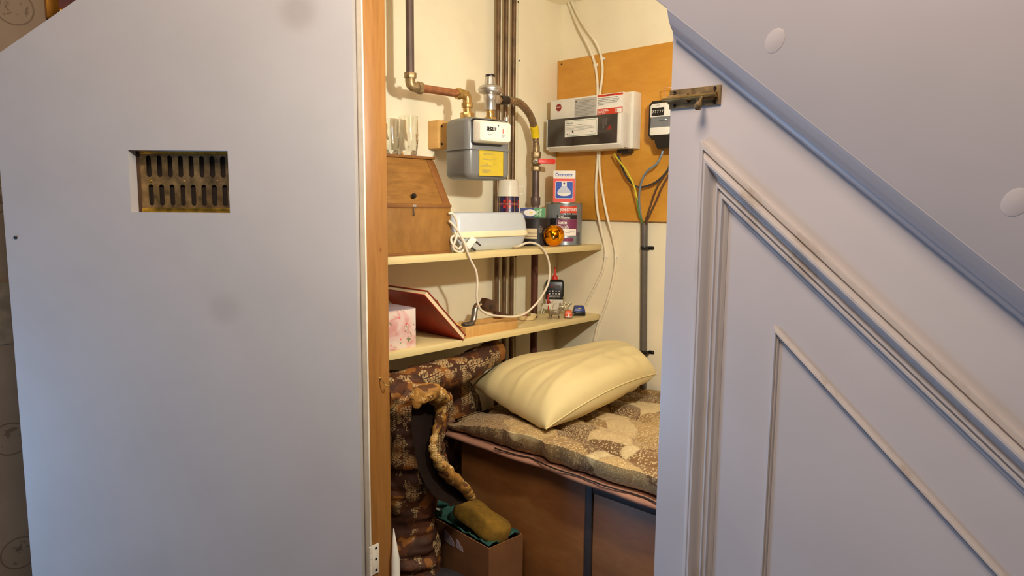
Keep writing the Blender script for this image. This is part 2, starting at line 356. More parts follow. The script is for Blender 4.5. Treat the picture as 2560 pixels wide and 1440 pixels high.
class MB:
    def __init__(s): s.v = []; s.f = []
    def add(s, vs, fs, M=None):
        b = len(s.v)
        s.v += [(M @ Vector(p)) if M is not None else Vector(p) for p in vs]
        s.f += [tuple(b+i for i in f) for f in fs]; return s
    def box(s, x0, x1, y0, y1, z0, z1, M=None):
        return s.add([(x, y, z) for z in (z0, z1) for y in (y0, y1) for x in (x0, x1)],
                     [(0, 2, 3, 1), (4, 5, 7, 6), (0, 1, 5, 4), (2, 6, 7, 3), (0, 4, 6, 2), (1, 3, 7, 5)], M)
    def prism(s, poly, z0, z1, M=None, caps=True):
        n = len(poly); vs = [(p[0], p[1], z0) for p in poly]+[(p[0], p[1], z1) for p in poly]
        fs = [(i, (i+1) % n, n+(i+1) % n, n+i) for i in range(n)]
        if caps: fs += [tuple(range(n-1, -1, -1)), tuple(range(n, 2*n))]
        return s.add(vs, fs, M)
    def loft(s, rings, M=None, cap=(True, True)):
        n = len(rings[0]); vs = [p for r in rings for p in r]; fs = []
        for k in range(len(rings)-1):
            for i in range(n): fs.append((k*n+i, k*n+(i+1) % n, (k+1)*n+(i+1) % n, (k+1)*n+i))
        if cap[0]: fs.append(tuple(range(n-1, -1, -1)))
        if cap[1]: fs.append(tuple((len(rings)-1)*n+i for i in range(n)))
        return s.add(vs, fs, M)
    def lathe(s, prof, M=None, n=36, cap=(True, True)):
        return s.loft([[(r*cos(2*pi*i/n), r*sin(2*pi*i/n), z) for i in range(n)] for r, z in prof], M, cap)
    def tube(s, pts, r, n=12, M=None, cap=True, closed=False, flat=None):
        P = [Vector(p) for p in pts]; rings = []; N = len(P)
        T = [(P[min(i+1, N-1)]-P[max(i-1, 0)]).normalized() for i in range(N)]
        a = Vector((0, 0, 1)) if abs(T[0].z) < 0.9 else Vector((1, 0, 0))
        x = (a-T[0]*a.dot(T[0])).normalized()
        for i in range(N):
            x = (x-T[i]*x.dot(T[i])).normalized(); y = T[i].cross(x)
            rr = r[i] if isinstance(r, (list, tuple)) else r
            rings.append([P[i]+x*rr*cos(2*pi*k/n)*(flat or 1)+y*rr*sin(2*pi*k/n) for k in range(n)])
        return s.loft(rings, M, (cap, cap))
    def cyl(s, p0, p1, r0, r1=None, n=28, M=None): return s.tube([p0, p1], [r0, r0 if r1 is None else r1], n, M)
    def ball(s, c, r, sc=(1, 1, 1), n=24, M=None):
        c = Vector(c); prof = []
        rings = [[(c.x+r*sc[0]*sin(pi*k/(n//2))*cos(2*pi*i/n), c.y+r*sc[1]*sin(pi*k/(n//2))*sin(2*pi*i/n), c.z-r*sc[2]*cos(pi*k/(n//2))) for i in range(n)] for k in range(n//2+1)]
        rings[0] = [(c.x, c.y, c.z-r*sc[2])]*n; rings[-1] = [(c.x, c.y, c.z+r*sc[2])]*n
        return s.loft(rings, M, (False, False))
    def grid(s, fn, nu, nv, M=None, closeu=False):
        vs = [fn(i/nu, j/nv) for j in range(nv+1) for i in range(nu+1)]
        fs = [(j*(nu+1)+i, j*(nu+1)+i+1, (j+1)*(nu+1)+i+1, (j+1)*(nu+1)+i) for j in range(nv) for i in range(nu)]
        return s.add(vs, fs, M)
    def patch(s, r, a0, a1, z0, z1, t=0.0006, M=None, n=14):
        """label wrapped on a cylinder (angles in degrees)"""
        ring = []
        A = [radians(a0+(a1-a0)*i/n) for i in range(n+1)]
        vs = [(rr*cos(a), rr*sin(a), z) for rr in (r, r+t) for z in (z0, z1) for a in A]; m = n+1
        fs = []
        for i in range(n):
            fs += [(2*m+i, 2*m+i+1, 3*m+i+1, 3*m+i), (i, m+i, m+i+1, i+1), (i, i+1, 2*m+i+1, 2*m+i), (m+i, 3*m+i, 3*m+i+1, m+i+1)]
        fs += [(0, 2*m, 3*m, m), (n, m+n, 3*m+n, 2*m+n)]
        return s.add(vs, fs, M)
    def text(s, body, size, M=None, align='CENTER', bold=0.0, sx=1.0, warp=None, t=0.0003, shear=0.0):
        c = bpy.data.curves.new('t', 'FONT'); c.body = body; c.size = size; c.align_x = align; c.align_y = 'CENTER'
        c.offset = bold*size; c.shear = shear; c.resolution_u = 3
        o = bpy.data.objects.new('t', c); COL.objects.link(o)
        me = bpy.data.meshes.new_from_object(o)
        vs = [Vector((v.co.x*sx, v.co.y, t)) for v in me.vertices]; fs = [tuple(p.vertices) for p in me.polygons]
        bpy.data.objects.remove(o); bpy.data.curves.remove(c); bpy.data.meshes.remove(me)
        if warp: vs = [Vector(warp(p.x, p.y, p.z)) for p in vs]
        return s.add(vs, fs, M)
    def bars(s, rows, x0, x1, y0, dy, h, M=None, t=0.0003):
        """lines of unreadably small print"""
        for k in range(rows):
            e = x1-(x1-x0)*(0.35 if k == rows-1 else random.uniform(0, 0.12)); x = x0
            while x < e:
                w = min(random.uniform(0.6, 2.2)*h*2.2, e-x)
                s.add([(x, y0-k*dy, t), (x+w, y0-k*dy, t), (x+w, y0-k*dy+h, t), (x, y0-k*dy+h, t)], [(0, 1, 2, 3)], M)
                x += w+h*0.9
        return s
def mkmesh(name, mb, M=None, bevel=0, seg=2, smooth=32, merge=False, solidify=0):
    me = bpy.data.meshes.new(name)
    vs = mb.v if M is None else [M @ p for p in mb.v]
    me.from_pydata([tuple(p) for p in vs], [], mb.f)
    bm = bmesh.new(); bm.from_mesh(me)
    if merge: bmesh.ops.remove_doubles(bm, verts=bm.verts, dist=1e-5)
    bm.faces.ensure_lookup_table()
    if not merge: pass
    bmesh.ops.recalc_face_normals(bm, faces=bm.faces)
    if bevel:
        es = [e for e in bm.edges if len(e.link_faces) == 2 and e.calc_face_angle(0) > radians(35)]
        bmesh.ops.bevel(bm, geom=es, offset=bevel, segments=seg, affect='EDGES', profile=0.5, clamp_overlap=True)
    bm.to_mesh(me); bm.free()
    if smooth:
        me.polygons.foreach_set('use_smooth', [True]*len(me.polygons)); me.set_sharp_from_angle(angle=radians(smooth))
    me.update(); return me
def put(name, mb, m, parent=None, M=None, **kw):
    me = mkmesh(name, mb, M, **kw); me.materials.append(m)
    o = bpy.data.objects.new(name, me); COL.objects.link(o)
    if parent is not None: o.parent = parent
    return o
def tag(o, label, cat, group=None):
    o['label'] = label; o['category'] = cat
    if group: o['group'] = group
    return o
class Thing:
    """an Empty at the thing's base; parts are built in its own frame (or in world with w=True)"""
    def __init__(s, name, label, cat, M=I4, group=None):
        s.o = bpy.data.objects.new(name, None); COL.objects.link(s.o); s.o.empty_display_size = 0.02
        s.M = M.copy(); s.o.matrix_world = s.M; tag(s.o, label, cat, group); s.inv = s.M.inverted()
    def part(s, name, mb, m, parent=None, w=False, label=None, **kw):
        o = put(name, mb, m, parent or s.o, s.inv if w else None, **kw)
        if label: o['label'] = label
        return o
def solo(name, mb, m, label, cat, group=None, **kw):
    xs = [p.x for p in mb.v]; ys = [p.y for p in mb.v]; z = min(p.z for p in mb.v)
    o0 = Vector(((min(xs)+max(xs))/2, (min(ys)+max(ys))/2, z))
    o = put(name, mb, m, None, Matrix.Translation(-o0), **kw); o.location = o0
    return tag(o, label, cat, group)
def struct(name, mb, m, parent=None, M=None, **kw):
    """M: the frame the mesh is built in"""
    o = put(name, mb, m, parent, None, **kw)
    if M is not None: o.matrix_world = M
    if parent is None: o['kind'] = 'structure'
    return o
def hit(px, py, M, off=0.0):
    """pixel -> (x, y) in the plane z=off of a wall frame"""
    N = M.to_3x3() @ Vector((0, 0, 1)); o = M @ Vector((0, 0, off))
    d = FW + RT*((px-1280)/FPX) + UP*((720-py)/FPX)
    p = M.inverted() @ (CAM + d*((o-CAM).dot(N)/d.dot(N)))
    return p.x, p.y

# ================================================================== the setting
WX, BY, CZ = -0.30, 1.06, 1.806          # left wall, back wall, ceiling of the cupboard
XE = 0.784                               # latch edge of the opening
struct('floor', MB().box(-1.04, 2.6, -3.2, 1.15, -0.03, 0), M_floorb, smooth=0)
struct('wall_left', MB().box(WX-0.06, WX, 0.066, BY+0.06, 0, CZ+0.05), M_cream, smooth=0)
struct('wall_back', MB().box(WX, 2.2, BY, BY+0.06, 0, CZ+0.05), M_cream, smooth=0)
cg = struct('ceiling', MB().prism([(WX, CZ), (0.42, CZ), (0.42, CZ+0.04), (WX, CZ+0.04)], 0.02, BY, frame((0, 0, 0), (1, 0, 0), (0, 0, 1), (0, -1, 0)) @ Matrix.Scale(-1, 4, (0, 0, 1))), M_cream, smooth=0)
struct('stair_soffit', MB().prism([(0.42, CZ+0.04), (0.42, CZ), (0.56, CZ), (2.05, 0.56), (2.05, 0.60), (0.58, CZ+0.04)], 0.031, BY, frame((0, 0, 0), (1, 0, 0), (0, 0, 1), (0, -1, 0)) @ Matrix.Scale(-1, 4, (0, 0, 1))), M_raw, cg, smooth=0)
wh = struct('wall_hall', MB().box(-1.04, -0.98, -3.2, 0.066, 0, 2.45), M_wallp, smooth=0)
q0, q1 = at(15, 706, x=-0.98), at(15, 860, x=-0.98)
struct('border', MB().box(-0.98, -0.977, -3.2, 0.0, q1.z, q0.z), M_dado, wh, smooth=0)
struct('wall_front', MB().box(-0.98, -0.05, 0.0, 0.066, 0, 2.45), M_wallp, smooth=0)
# stair string: a sloping board over the opening and the panel
YS = -0.030
a, b = at(1667, 22, y=YS), at(2560, 727, y=YS); sl = (b.z-a.z)/(b.x-a.x)
def zs(x): return a.z+sl*(x-a.x)
XZ = frame((0, 0, 0), (1, 0, 0), (0, 0, 1), (0, -1, 0))
st = struct('trim_1', MB().prism([(-0.3, zs(-0.3)), (2.1, zs(2.1)), (2.1, zs(2.1)+0.66), (-0.3, zs(-0.3)+0.66)], 0.0, 0.030, XZ), M_string, bevel=0.002)
for px, py, rr in ((1937, 102, 17), (2540, 506, 20)):
    p = at(px, py, y=YS); m = MB()
    m.lathe([(0.0150, -0.001), (0.0150, 0.0002), (0.0135, 0.0006), (0.0, 0.0008)], BW((p.x, YS, p.z)) @ Matrix.Rotation(radians(-28), 4, 'Z') @ Matrix.Diagonal((0.82, 1.05, 1, 1)), 32, (True, False)); struct('painted_plug', m, M_string, st)
c0, c1 = at(1682.5, 75, y=0), at(2300, 572, y=0); sl2 = (c1.z-c0.z)/(c1.x-c0.x)
# panel under the string
wr = struct('wall_right', MB().prism([(XE, 0), (2.05, 0), (2.05, max(zs(2.05)+0.05, 0.02)), (XE, zs(XE)+0.05)], -0.020, 0.0, XZ), M_panel, bevel=0.0012)
struct('added_dark_boarding', MB().prism([(XE+0.02, 0), (2.05, 0), (2.05, max(zs(2.05)+0.03, 0.02)), (XE+0.02, zs(XE+0.02)+0.03)], -0.027, -0.0202, XZ), M_raw, wr, smooth=0)  # unseen brown boards, added behind the panel to cut bounced light inside
struct('added_dark_boarding', MB().prism([(-0.3, zs(-0.3)+0.06), (2.05, zs(2.05)+0.06), (2.05, zs(2.05)+0.16), (-0.3, zs(-0.3)+0.6)], -0.0295, -0.0204, XZ), M_raw, st, smooth=0)  # more unseen boards behind the string, added to absorb bounce
# cove moulding between string and panel (its underside faces the floor)
uu = Vector((1, 0, sl)).normalized(); nn = Vector((uu.z, 0, -uu.x))      # nn: down-left of the slope
xl = a.x
prof = [(0.0296, -0.004), (0.0296, 0.0004), (0.0280, 0.0030), (0.0238, 0.0115), (0.0175, 0.018), (0.0115, 0.0215), (0.0095, 0.026), (0.0005, 0.030), (0.0005, -0.004)]
mv = MB(); rings = []
for x in (xl, 2.02):
    o = Vector((x, 0, zs(x)))
    rings.append([o + nn*q + Vector((0, -h, 0)) + Vector((nn.x*0, 0, 0)) - uu*(nn.x*q/uu.x) for h, q in prof])
mv.loft(rings); struct('trim_2', mv, M_string, smooth=24)
# bolection mouldings on the panel
def sweep(path, prof):
    rings = []
    for i, p in enumerate(path):
        p = Vector(p); ns = []
        for j in (i-1, i):
            if 0 <= j < len(path)-1:
                d = (Vector(path[j+1])-Vector(path[j])).normalized(); ns.append(Vector((d.y, -d.x)))
        k = ns[0] if len(ns) == 1 else (ns[0]+ns[1])/(1+ns[0].dot(ns[1]))
        rings.append([(p.x+k.x*o, p.y+k.y*o, h) for o, h in prof])
    return MB().loft(rings, XZ)
o1 = at(1757, 352, y=0); o2 = at(2540, 1075, y=0); sd = (o2.z-o1.z)/(o2.x-o1.x)
w1 = at(1812, 720, y=0).x-at(1740, 720, y=0).x
pf = [(0, -0.001), (0, 0.009), (0.10, 0.0105), (0.13, 0.0105), (0.15, 0.0075), (0.18, 0.0075), (0.21, 0.014), (0.27, 0.0185), (0.33, 0.019), (0.38, 0.017),
      (0.44, 0.011), (0.52, 0.0072), (0.60, 0.006), (0.62, 0.009), (0.68, 0.010), (0.71, 0.0065), (0.75, 0.0065), (0.78, 0.009), (0.84, 0.009), (0.88, 0.0045), (0.94, 0.004), (1.0, 0.0015), (1.0, -0.001)]
struct('trim_3', sweep([(o1.x, 0), (o1.x, o1.z), (2.0, o1.z+sd*(2.0-o1.x))], [(f*w1, h) for f, h in pf]), M_mould, smooth=28)
o1 = at(1936, 812, y=0); o2 = at(2450, 1370, y=0); sd = (o2.z-o1.z)/(o2.x-o1.x)
w1 = at(1950, 920, y=0).x-at(1929, 920, y=0).x
pf = [(0, -0.001), (0, 0.003), (0.15, 0.0042), (0.3, 0.0085), (0.5, 0.0095), (0.62, 0.008), (0.7, 0.004), (0.8, 0.0035), (0.9, 0.005), (1.0, 0.003), (1.0, -0.001)]
struct('trim_4', sweep([(o1.x, 0), (o1.x, o1.z), (2.0, o1.z+sd*(2.0-o1.x))], [(f*w1*0.72, h*0.7) for f, h in pf]), M_mould, smooth=28)
# hinge post (bare pine) and its white painted edge
pine = struct('trim_5', MB().box(-0.05, 0.0, 0.0, 0.0655, 0, 2.0), M_pine, bevel=0.0025)
m = MB(); zz = [i*0.02 for i in range(101)]
edge = [(0.0022+0.0008*noise.noise((0, 3, z*9))+0.0006*noise.noise((5, 0, z*60)), z) for z in zz]
m.prism([(0.0, 0.0)]+edge[:1]+edge+[(0.0, 2.0)], 0, 0.0007, frame((0.0, 0, 0), (0, 1, 0), (0, 0, 1), (1, 0, 0))); struct('paint_lap', m, M_white, pine, smooth=0)
struct('trim_6', MB().box(-0.016, 0.0068, -0.0045, -0.0002, 0, 2.0), M_white, bevel=0.0008)
# ------------------------------------------------------------------ the open door
DM = frame((-0.0135, -0.0055, 0), (cos(YAW), sin(YAW), 0), (0, 0, 1), (sin(YAW), -cos(YAW), 0))
DT = 0.034
lx = hit(38, 900, DM, DT)[0]
t0, t1 = hit(190, 0, DM, DT), hit(0, 131, DM, DT); ts = (t0[1]-t1[1])/(t0[0]-t1[0])
def dtop(x): return t0[1]+ts*(x-t0[0])
n, c = DOORN
for px, py, r, amt in ((745, 28, 0.058, 0.42), (562, 772, 0.052, 0.26), (205, 690, 0.05, 0.06)):
    p = hit(px, py, DM, DT); c = smudge(n, c, p[0], p[1], r, amt, (150, 136, 130))
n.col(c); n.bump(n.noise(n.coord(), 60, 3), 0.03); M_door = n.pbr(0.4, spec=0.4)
v1, v2, v3, v4 = [hit(px, py, DM, DT) for px, py in ((328, 531), (575, 532), (570, 377), (323, 375))]
hx0, hx1, hy0, hy1 = v1[0], v2[0], (v1[1]+v2[1])/2, (v3[1]+v4[1])/2
m = MB(); out = [(lx, 0.03), (0, 0.03), (0, dtop(0)), (lx, dtop(lx))]; inn = [(hx0, hy0), (hx1, hy0), (hx1, hy1), (hx0, hy1)]
vs = [(x, y, z) for z in (0, DT) for x, y in out+inn]; fs = []
for i in range(4):
    j = (i+1) % 4
    fs += [(8+i, 8+j, 12+j, 12+i), (i, 4+i, 4+j, j), (i, j, 8+j, 8+i), (4+i, 12+i, 12+j, 4+j)]
m.add(vs, fs)
door = struct('door_1', m, M_door, None, DM, smooth=0)
# the cream hinge edge and its top stay the same paint; brass ventilator on the far face
gx0, gx1, gy0, gy1 = hx0-0.006, hx1+0.012, hy0-0.004, hy1+0.004
m = MB(); cells = []
sx0, sy = hit(371.5, 420, DM, 0)[0], [hit(400, 389, DM, 0)[1], hit(400, 443, DM, 0)[1], hit(400, 461, DM, 0)[1], hit(400, 514, DM, 0)[1]]
pitch = (hit(557, 420, DM, 0)[0]-hit(371.5, 420, DM, 0)[0])/7; sw = 0.0059
slots = [(sx0+pitch*i+d, y0, y1) for d, (y1, y0) in ((0, (sy[0], sy[1])), (0.0025, (sy[2], sy[3]))) for i in range(8)]
# plate built as a lattice round the slots
def slotplate(slots, x0, x1, y0, y1, z0, z1, r):
    m = MB()
    rows = sorted(set((a, b) for _, a, b in slots)); edges = [y0]
    for (a, b) in rows: edges += [a, b]
    edges.append(y1)
    for k in range(0, len(edges), 2): m.box(x0, x1, edges[k]-(0.0 if k == 0 else r*0), edges[k+1], z0, z1)
    for (a, b) in rows:
        xs = sorted(x for x, p, q in slots if p == a); prev = x0
        for x in xs: m.box(prev, x-r, a, b, z0, z1); prev = x+r
        m.box(prev, x1, a, b, z0, z1)
        for x in xs:      # round the slot ends
            for yy, s in ((a, 1), (b, -1)):
                for sg in (1, -1):
                    arc = [(x+sg*r*cos(t*pi/12), yy+s*(r-r*sin(t*pi/12))) for t in range(7)]
                    m.prism([(x+sg*r, yy)]+arc, z0, z1)
    return m
vt = struct('vent_grille', slotplate(slots, gx0, gx1, gy0, gy1, -0.003, -0.0005, sw), M_ventbrass, door, smooth=0)
m = MB(); m.box(gx0+0.014, gx1-0.002, gy0+0.002, gy0+0.014, -0.0005, 0.0035); m.box(gx0+0.014, gx1-0.002, gy1-0.010, gy1-0.003, -0.0005, 0.002)
struct('vent_rim', m, M_ventgold, vt, bevel=0.0008)
struct('vent_strip', MB().box(gx0, gx0+0.0135, gy0+0.002, gy1-0.002, -0.0005, 0.0012), mat('brown_vent_strip', (84, 58, 38), 0.5, 0.3), vt, bevel=0.0005)  # brown strip down the left side of the grille
m = MB().box(gx0, gx1, gy0, gy1, -0.008, -0.0065); struct('vent_shutter', m, M_darkhole, vt, smooth=0)
for px in (377, 459, 542):
    p = hit(px, 453, DM, 0); struct('screw', MB().lathe([(0.003, -0.001), (0.003, 0.0006), (0.002, 0.0012), (0, 0.0012)], Matrix.Translation((p[0], p[1], 0)), 16), M_ventgold if px < 400 else M_ventbrass, vt)
p = hit(39, 594, DM, DT)
struct('screw', MB().lathe([(0.0042, -0.002), (0.0042, 0.0008), (0.003, 0.0016), (0.001, 0.0003), (0, 0.0003)], Matrix.Translation((p[0], p[1], DT)), 18), M_darkmetal, door)

# ================================================================== hall side
p0, p1 = at(112, 40, x=-0.98), at(185, 5, x=-0.98)
T = Thing('picture_frame', 'gilt framed dark maroon picture on the patterned hall wall above the door corner', 'picture', frame((-0.979, p0.y, 1.60), (0, 1, 0), (0, 0, 1), (1, 0, 0)))
m = MB(); wd, hh, bb = 0.36, 0.46, 0.032
for x0, x1, y0, y1 in ((0, bb, 0, hh), (wd-bb, wd, 0, hh), (bb, wd-bb, 0, bb), (bb, wd-bb, hh-bb, hh)): m.box(x0, x1, y0, y1, 0, 0.018)
T.part('frame', m, M_gilt, bevel=0.004); T.part('picture', MB().box(bb-0.002, wd-bb+0.002, bb-0.002, hh-bb+0.002, 0, 0.008), M_maroon, smooth=0)

# barrel bolt on the panel edge
p = at(1676, 226, y=0); p2 = at(1800, 262, y=0)
T = Thing('door_bolt', 'brass barrel bolt screwed to the lilac stair panel with its bolt drawn back', 'bolt', BW((p.x, -0.0002, p2.z)))
bw, bh = 0.082, 0.0275
m = MB().prism(rrect(0, bw, 0, bh, 0.001), 0, 0.0022); T.part('back_plate', m, M_oldbrass, bevel=0.0005)
m = MB(); yc = bh*0.50
def hood(x0, x1, r): return [(x0, yc+r*cos(pi*i/12), 0.002+r*sin(pi*i/12)*1.05) for i in range(13)], [(x1, yc+r*cos(pi*i/12), 0.002+r*sin(pi*i/12)*1.05) for i in range(13)]
m.loft(list(hood(0.0, 0.032, 0.0070))); m.loft(list(hood(0.046, 0.074, 0.0070))); T.part('barrel', m, M_oldbrass)
m = MB().cyl((-0.008, yc, 0.0062), (0.078, yc, 0.0062), 0.0038, n=20); T.part('bolt_rod', m, M_brass)
m = MB().lathe([(0.0026, 0), (0.0024, 0.007), (0.0052, 0.014), (0.0056, 0.020), (0.003, 0.0225), (0, 0.0225)], frame((0.0565, yc-0.002, 0.008), (1, 0, 0), (0, 0.62, 0.78), (0, -0.78, 0.62)), 18); T.part('knob', m, M_oldbrass)
for x, y in ((0.009, 0.0235), (0.009, 0.004), (0.073, 0.0235), (0.073, 0.004)):
    T.part('screw', MB().lathe([(0.0026, 0), (0.0026, 0.0026), (0.0018, 0.0034), (0.0007, 0.0026), (0, 0.0026)], Matrix.Translation((x, y, 0)), 16), M_darkmetal)
# butt hinge on the post
p = at(935, 1361, x=0)
T = Thing('butt_hinge', 'white painted steel hinge at the foot of the pine post', 'hinge', frame((0.0008, 0.004, p.z-0.076), (0, 1, 0), (0, 0, 1), (1, 0, 0)))
T.part('leaf', MB().box(0, 0.020, 0, 0.076, 0, 0.0022), M_white, bevel=0.0006)
m = MB()
for k in range(5): m.cyl((-0.006, k*0.0153+0.0004, 0.0035), (-0.006, k*0.0153+0.0148, 0.0035), 0.0042, n=18)
T.part('knuckle', m, M_white)
for y in (0.066, 0.038, 0.010): T.part('screw', MB().lathe([(0.0032, 0.001), (0.0032, 0.0027), (0.001, 0.0024), (0, 0.0024)], Matrix.Translation((0.011, y, 0)), 16), M_darkmetal)
# cup hook in the post
h0 = at(950, 946, x=0.0)
T = Thing('cup_hook', 'small brass cup hook screwed into the bare pine post', 'hook', frame(h0, (0, 1, 0), (0, 0, 1), (1, 0, 0)))
T.part('hook', MB().tube(catmull([(0, 0, 0), (0, 0, 0.010), (0.0, -0.003, 0.0125), (0.002, -0.010, 0.014), (0.006, -0.016, 0.018), (0.010, -0.017, 0.023), (0.013, -0.012, 0.026), (0.013, -0.006, 0.026)], 6), 0.0013, 10), M_brass)
T.part('collar', MB().lathe([(0.0035, 0), (0.0035, 0.001), (0.0015, 0.0022), (0, 0.0022)], n=16), M_brass)

# ================================================================== on the gas wall
q = at(1297, 100, x=WX+0.006)
wp = struct('trim_7', MB().box(WX, WX+0.006, q.y, BY, 0.0, CZ), M_cream, bevel=0.001)
for px, py in ((1294, 152), (1292, 5), (1285, 641)):
    s = at(px+4, py, x=WX+0.006); struct('screw', MB().lathe([(0.003, 0), (0.003, 0.0008), (0.002, 0.0014), (0, 0.0014)], GW((WX+0.006, s.y, s.z)), 16), M_darkmetal, wp)
G3 = 'copper pipes running up the left wall'
for k, (px, lab) in enumerate(((1246, 'leftmost of three dull copper pipes running up the cream wall'), (1265.5, 'middle of three dull copper pipes running up the cream wall'), (1285, 'rightmost of three dull copper pipes running up the cream wall'))):
    q = at(px, 30, x=-0.276)
    solo('copper_pipe', MB().cyl((-0.276, q.y, 0.35), (-0.276, q.y, CZ-0.001), 0.0078, n=20), M_oldcopper, lab, 'pipe', G3)
PIPEY = at(1265.5, 30, x=-0.276).y
# gas meter (hung a little askew on its unions)
AY = 11.0
fl = Vector((-0.100, 0.417, 1.1695))     # front lower left corner
MM = GW(fl, AY)
T = Thing('gas_meter', 'grey steel gas meter with yellow label on the cream wall', 'meter', MM)
mw, mh, md, sm = 0.151, 0.174, 0.128, 0.083
def body(z0, z1, tw, th): return [[(x, y, -md/2+zz) for x, zz in rrect(i, mw-i, -md/2+i, md/2-i, 0.018, 5)] for y, i in ()]
def shell(y0, y1, flip):
    m = MB(); rr = []
    ys = [(y0, 0.016), (y0+0.004, 0.007), (y0+0.010, 0.002), (y0+0.018, 0.0), (y1, 0.0)] if not flip else [(y0, 0.0), (y1-0.018, 0.0), (y1-0.010, 0.002), (y1-0.004, 0.007), (y1, 0.016)]
    for y, i in ys: rr.append([(x, y, z-md/2) for x, z in rrect(i, mw-i, -md/2+i, md/2-i, 0.02-i*0.4, 6)])
    return m.loft(rr)
T.part('lower_case', shell(0, sm, False), M_greymeter, smooth=50)
T.part('upper_case', shell(sm+0.003, mh, True), M_greymeter, smooth=50)
m = MB().loft([[(x, y, z-md/2) for x, z in rrect(-0.005, mw+0.005, -md/2-0.005, md/2+0.005, 0.022, 6)] for y in (sm-0.001, sm+0.004)]); T.part('seam_flange', m, M_greymeter, bevel=0.001)
def mq(x0, y0, x1, y1, off):
    (a0, b0), (a1, b1) = hit(x0, y1, MM, off), hit(x1, y0, MM, off); return a0, a1, b0, b1
ix0, ix1, iy0, iy1 = mq(1193, 304, 1275, 356, 0.022); bx0_, bx1_, by0_, by1_ = mq(1211, 313, 1266, 346, 0.0285)
m = MB(); m.prism(rrect(ix0-0.006, ix1-0.010, iy0-0.006, iy1+0.003, 0.010), -0.004, 0.0015); T.part('index_surround', m, M_black, bevel=0.001)
ih = T.part('index_housing', MB().loft([[(x, y, z) for x, y in rrect(ix0-i, ix1+i*0.3, iy0-i, iy1+i, 0.008)] for z, i in ((0.0, 0.0), (0.022, -0.003), (0.028, -0.006))]), M_offwhite, smooth=40)
dp = T.part('dial_plate', MB().box(bx0_, bx1_, by0_, by1_, 0.0278, 0.0288), M_whitepl, ih, smooth=0)
ctr = T.part('counter', MB().box(bx0_+0.007, bx0_+0.034, by1_-0.019, by1_-0.008, 0.0286, 0.0296), M_black, ih, smooth=0)
m = MB(); Z = 0.0298
for k, d in enumerate('1 2 4 5'.split()): m.text(d, 0.010, Matrix.Translation((bx0_+0.0105+k*0.0067, by1_-0.0135, Z)), bold=0.015)
T.part('digits', m, M_whitepl, ih, smooth=0)
T.part('end_wheel', MB().box(bx0_+0.036, bx0_+0.0395, by1_-0.018, by1_-0.009, 0.0286, 0.0294), M_black, ih, smooth=0)
T.part('rivet', MB().lathe([(0.0022, 0), (0.0022, 0.0006), (0, 0.0006)], Matrix.Translation((bx0_+0.047, by1_-0.004, 0.0286)), 14), M_darkmetal, ih)
m = MB(); m.bars(2, bx0_+0.012, bx0_+0.030, by1_-0.026, 0.004, 0.0013, Matrix.Translation((0, 0, 0.0289))); T.part('fine_print', m, M_greyink, ih, smooth=0)
m = MB(); m.bars(3, bx1_-0.016, bx1_-0.006, by1_-0.030, 0.003, 0.0013, Matrix.Translation((0, 0, 0.0289)))
T.part('fine_print', m, M_greyink, ih, smooth=0)
T.part('pointer', MB().box(bx1_-0.013, bx1_-0.011, by1_-0.025, by1_-0.012, 0.0286, 0.0294), M_redink, ih, smooth=0)
lx0, lx1, ly0, ly1 = mq(1198, 379, 1258, 439, 0.0)
lb = T.part('yellow_label', MB().box(lx0, lx1, ly0, ly1, -0.0005, 0.0006), M_yellowlab, smooth=0)
m = MB().box(lx0-0.0014, lx1+0.0014, ly0-0.0014, ly1+0.0014, -0.0007, 0.0003); T.part('label_border', m, M_ink, lb, smooth=0)
m = MB(); LT = Matrix.Translation((lx0-0.070, ly1-0.076, 0.0006))
for y, x0, x1, n_ in ((0.066, 0.084, 0.124, 2), (0.052, 0.082, 0.126, 2), (0.0375, 0.088, 0.104, 1), (0.0325, 0.074, 0.112, 2), (0.0365, 0.118, 0.133, 1), (0.021, 0.080, 0.110, 4)): m.bars(n_, x0, x1, y, 0.0026, 0.0011, LT)
T.part('fine_print', m, M_greyink, lb, smooth=0)
def nut(m, c, r, h, M, k=6): return m.prism([(r*cos(2*pi*i/k+0.3), r*sin(2*pi*i/k+0.3)) for i in range(k)], 0, h, M @ frame(c, (1, 0, 0), (0, 0, -1), (0, 1, 0)))
def col_(m, c, prof, M): return m.lathe(prof, M @ frame(c, (1, 0, 0), (0, 0, -1), (0, 1, 0)), 24)
IN, OUT = Vector((0.040, mh, -md/2)), Vector((0.120, mh, -md/2))
m = MB(); col_(m, (0.142, mh, -0.012), [(0.008, -0.004), (0.008, 0.006), (0.006, 0.008), (0, 0.008)], I4); T.part('seal_cap', m, M_steel)
# brass fittings carried by the pipe and regulator
p_in = MM @ IN; p_out = MM @ OUT
p_top = at(1024.8, 100, x=-0.185); pz = at(1024.8, 205, x=-0.185).z-0.012
T = Thing('gas_inlet_pipe', 'dark brown gas pipe with brass elbows leading down into the grey meter', 'pipe', UPR((-0.185, p_top.y, pz)))
T.part('vertical_pipe', MB().cyl((-0.185, p_top.y, pz+0.025), (-0.185, p_top.y, CZ-0.001), 0.0112, n=24), M_pipegrey, w=True)
E0 = Vector((-0.185, p_top.y, pz)); E1 = Vector((p_in.x, p_in.y, pz-0.003)); dh = (E1-E0).normalized()
m = MB(); m.tube(catmull([E0+Vector((0, 0, 0.030)), E0+Vector((0, 0, 0.012)), E0+dh*0.004+Vector((0, 0, 0.003)), E0+dh*0.014, E0+dh*0.028], 6), 0.0135, 20)
nutM = lambda o, d: (lambda z, x: frame(o, x, z.cross(x), z))(d, d.orthogonal().normalized())
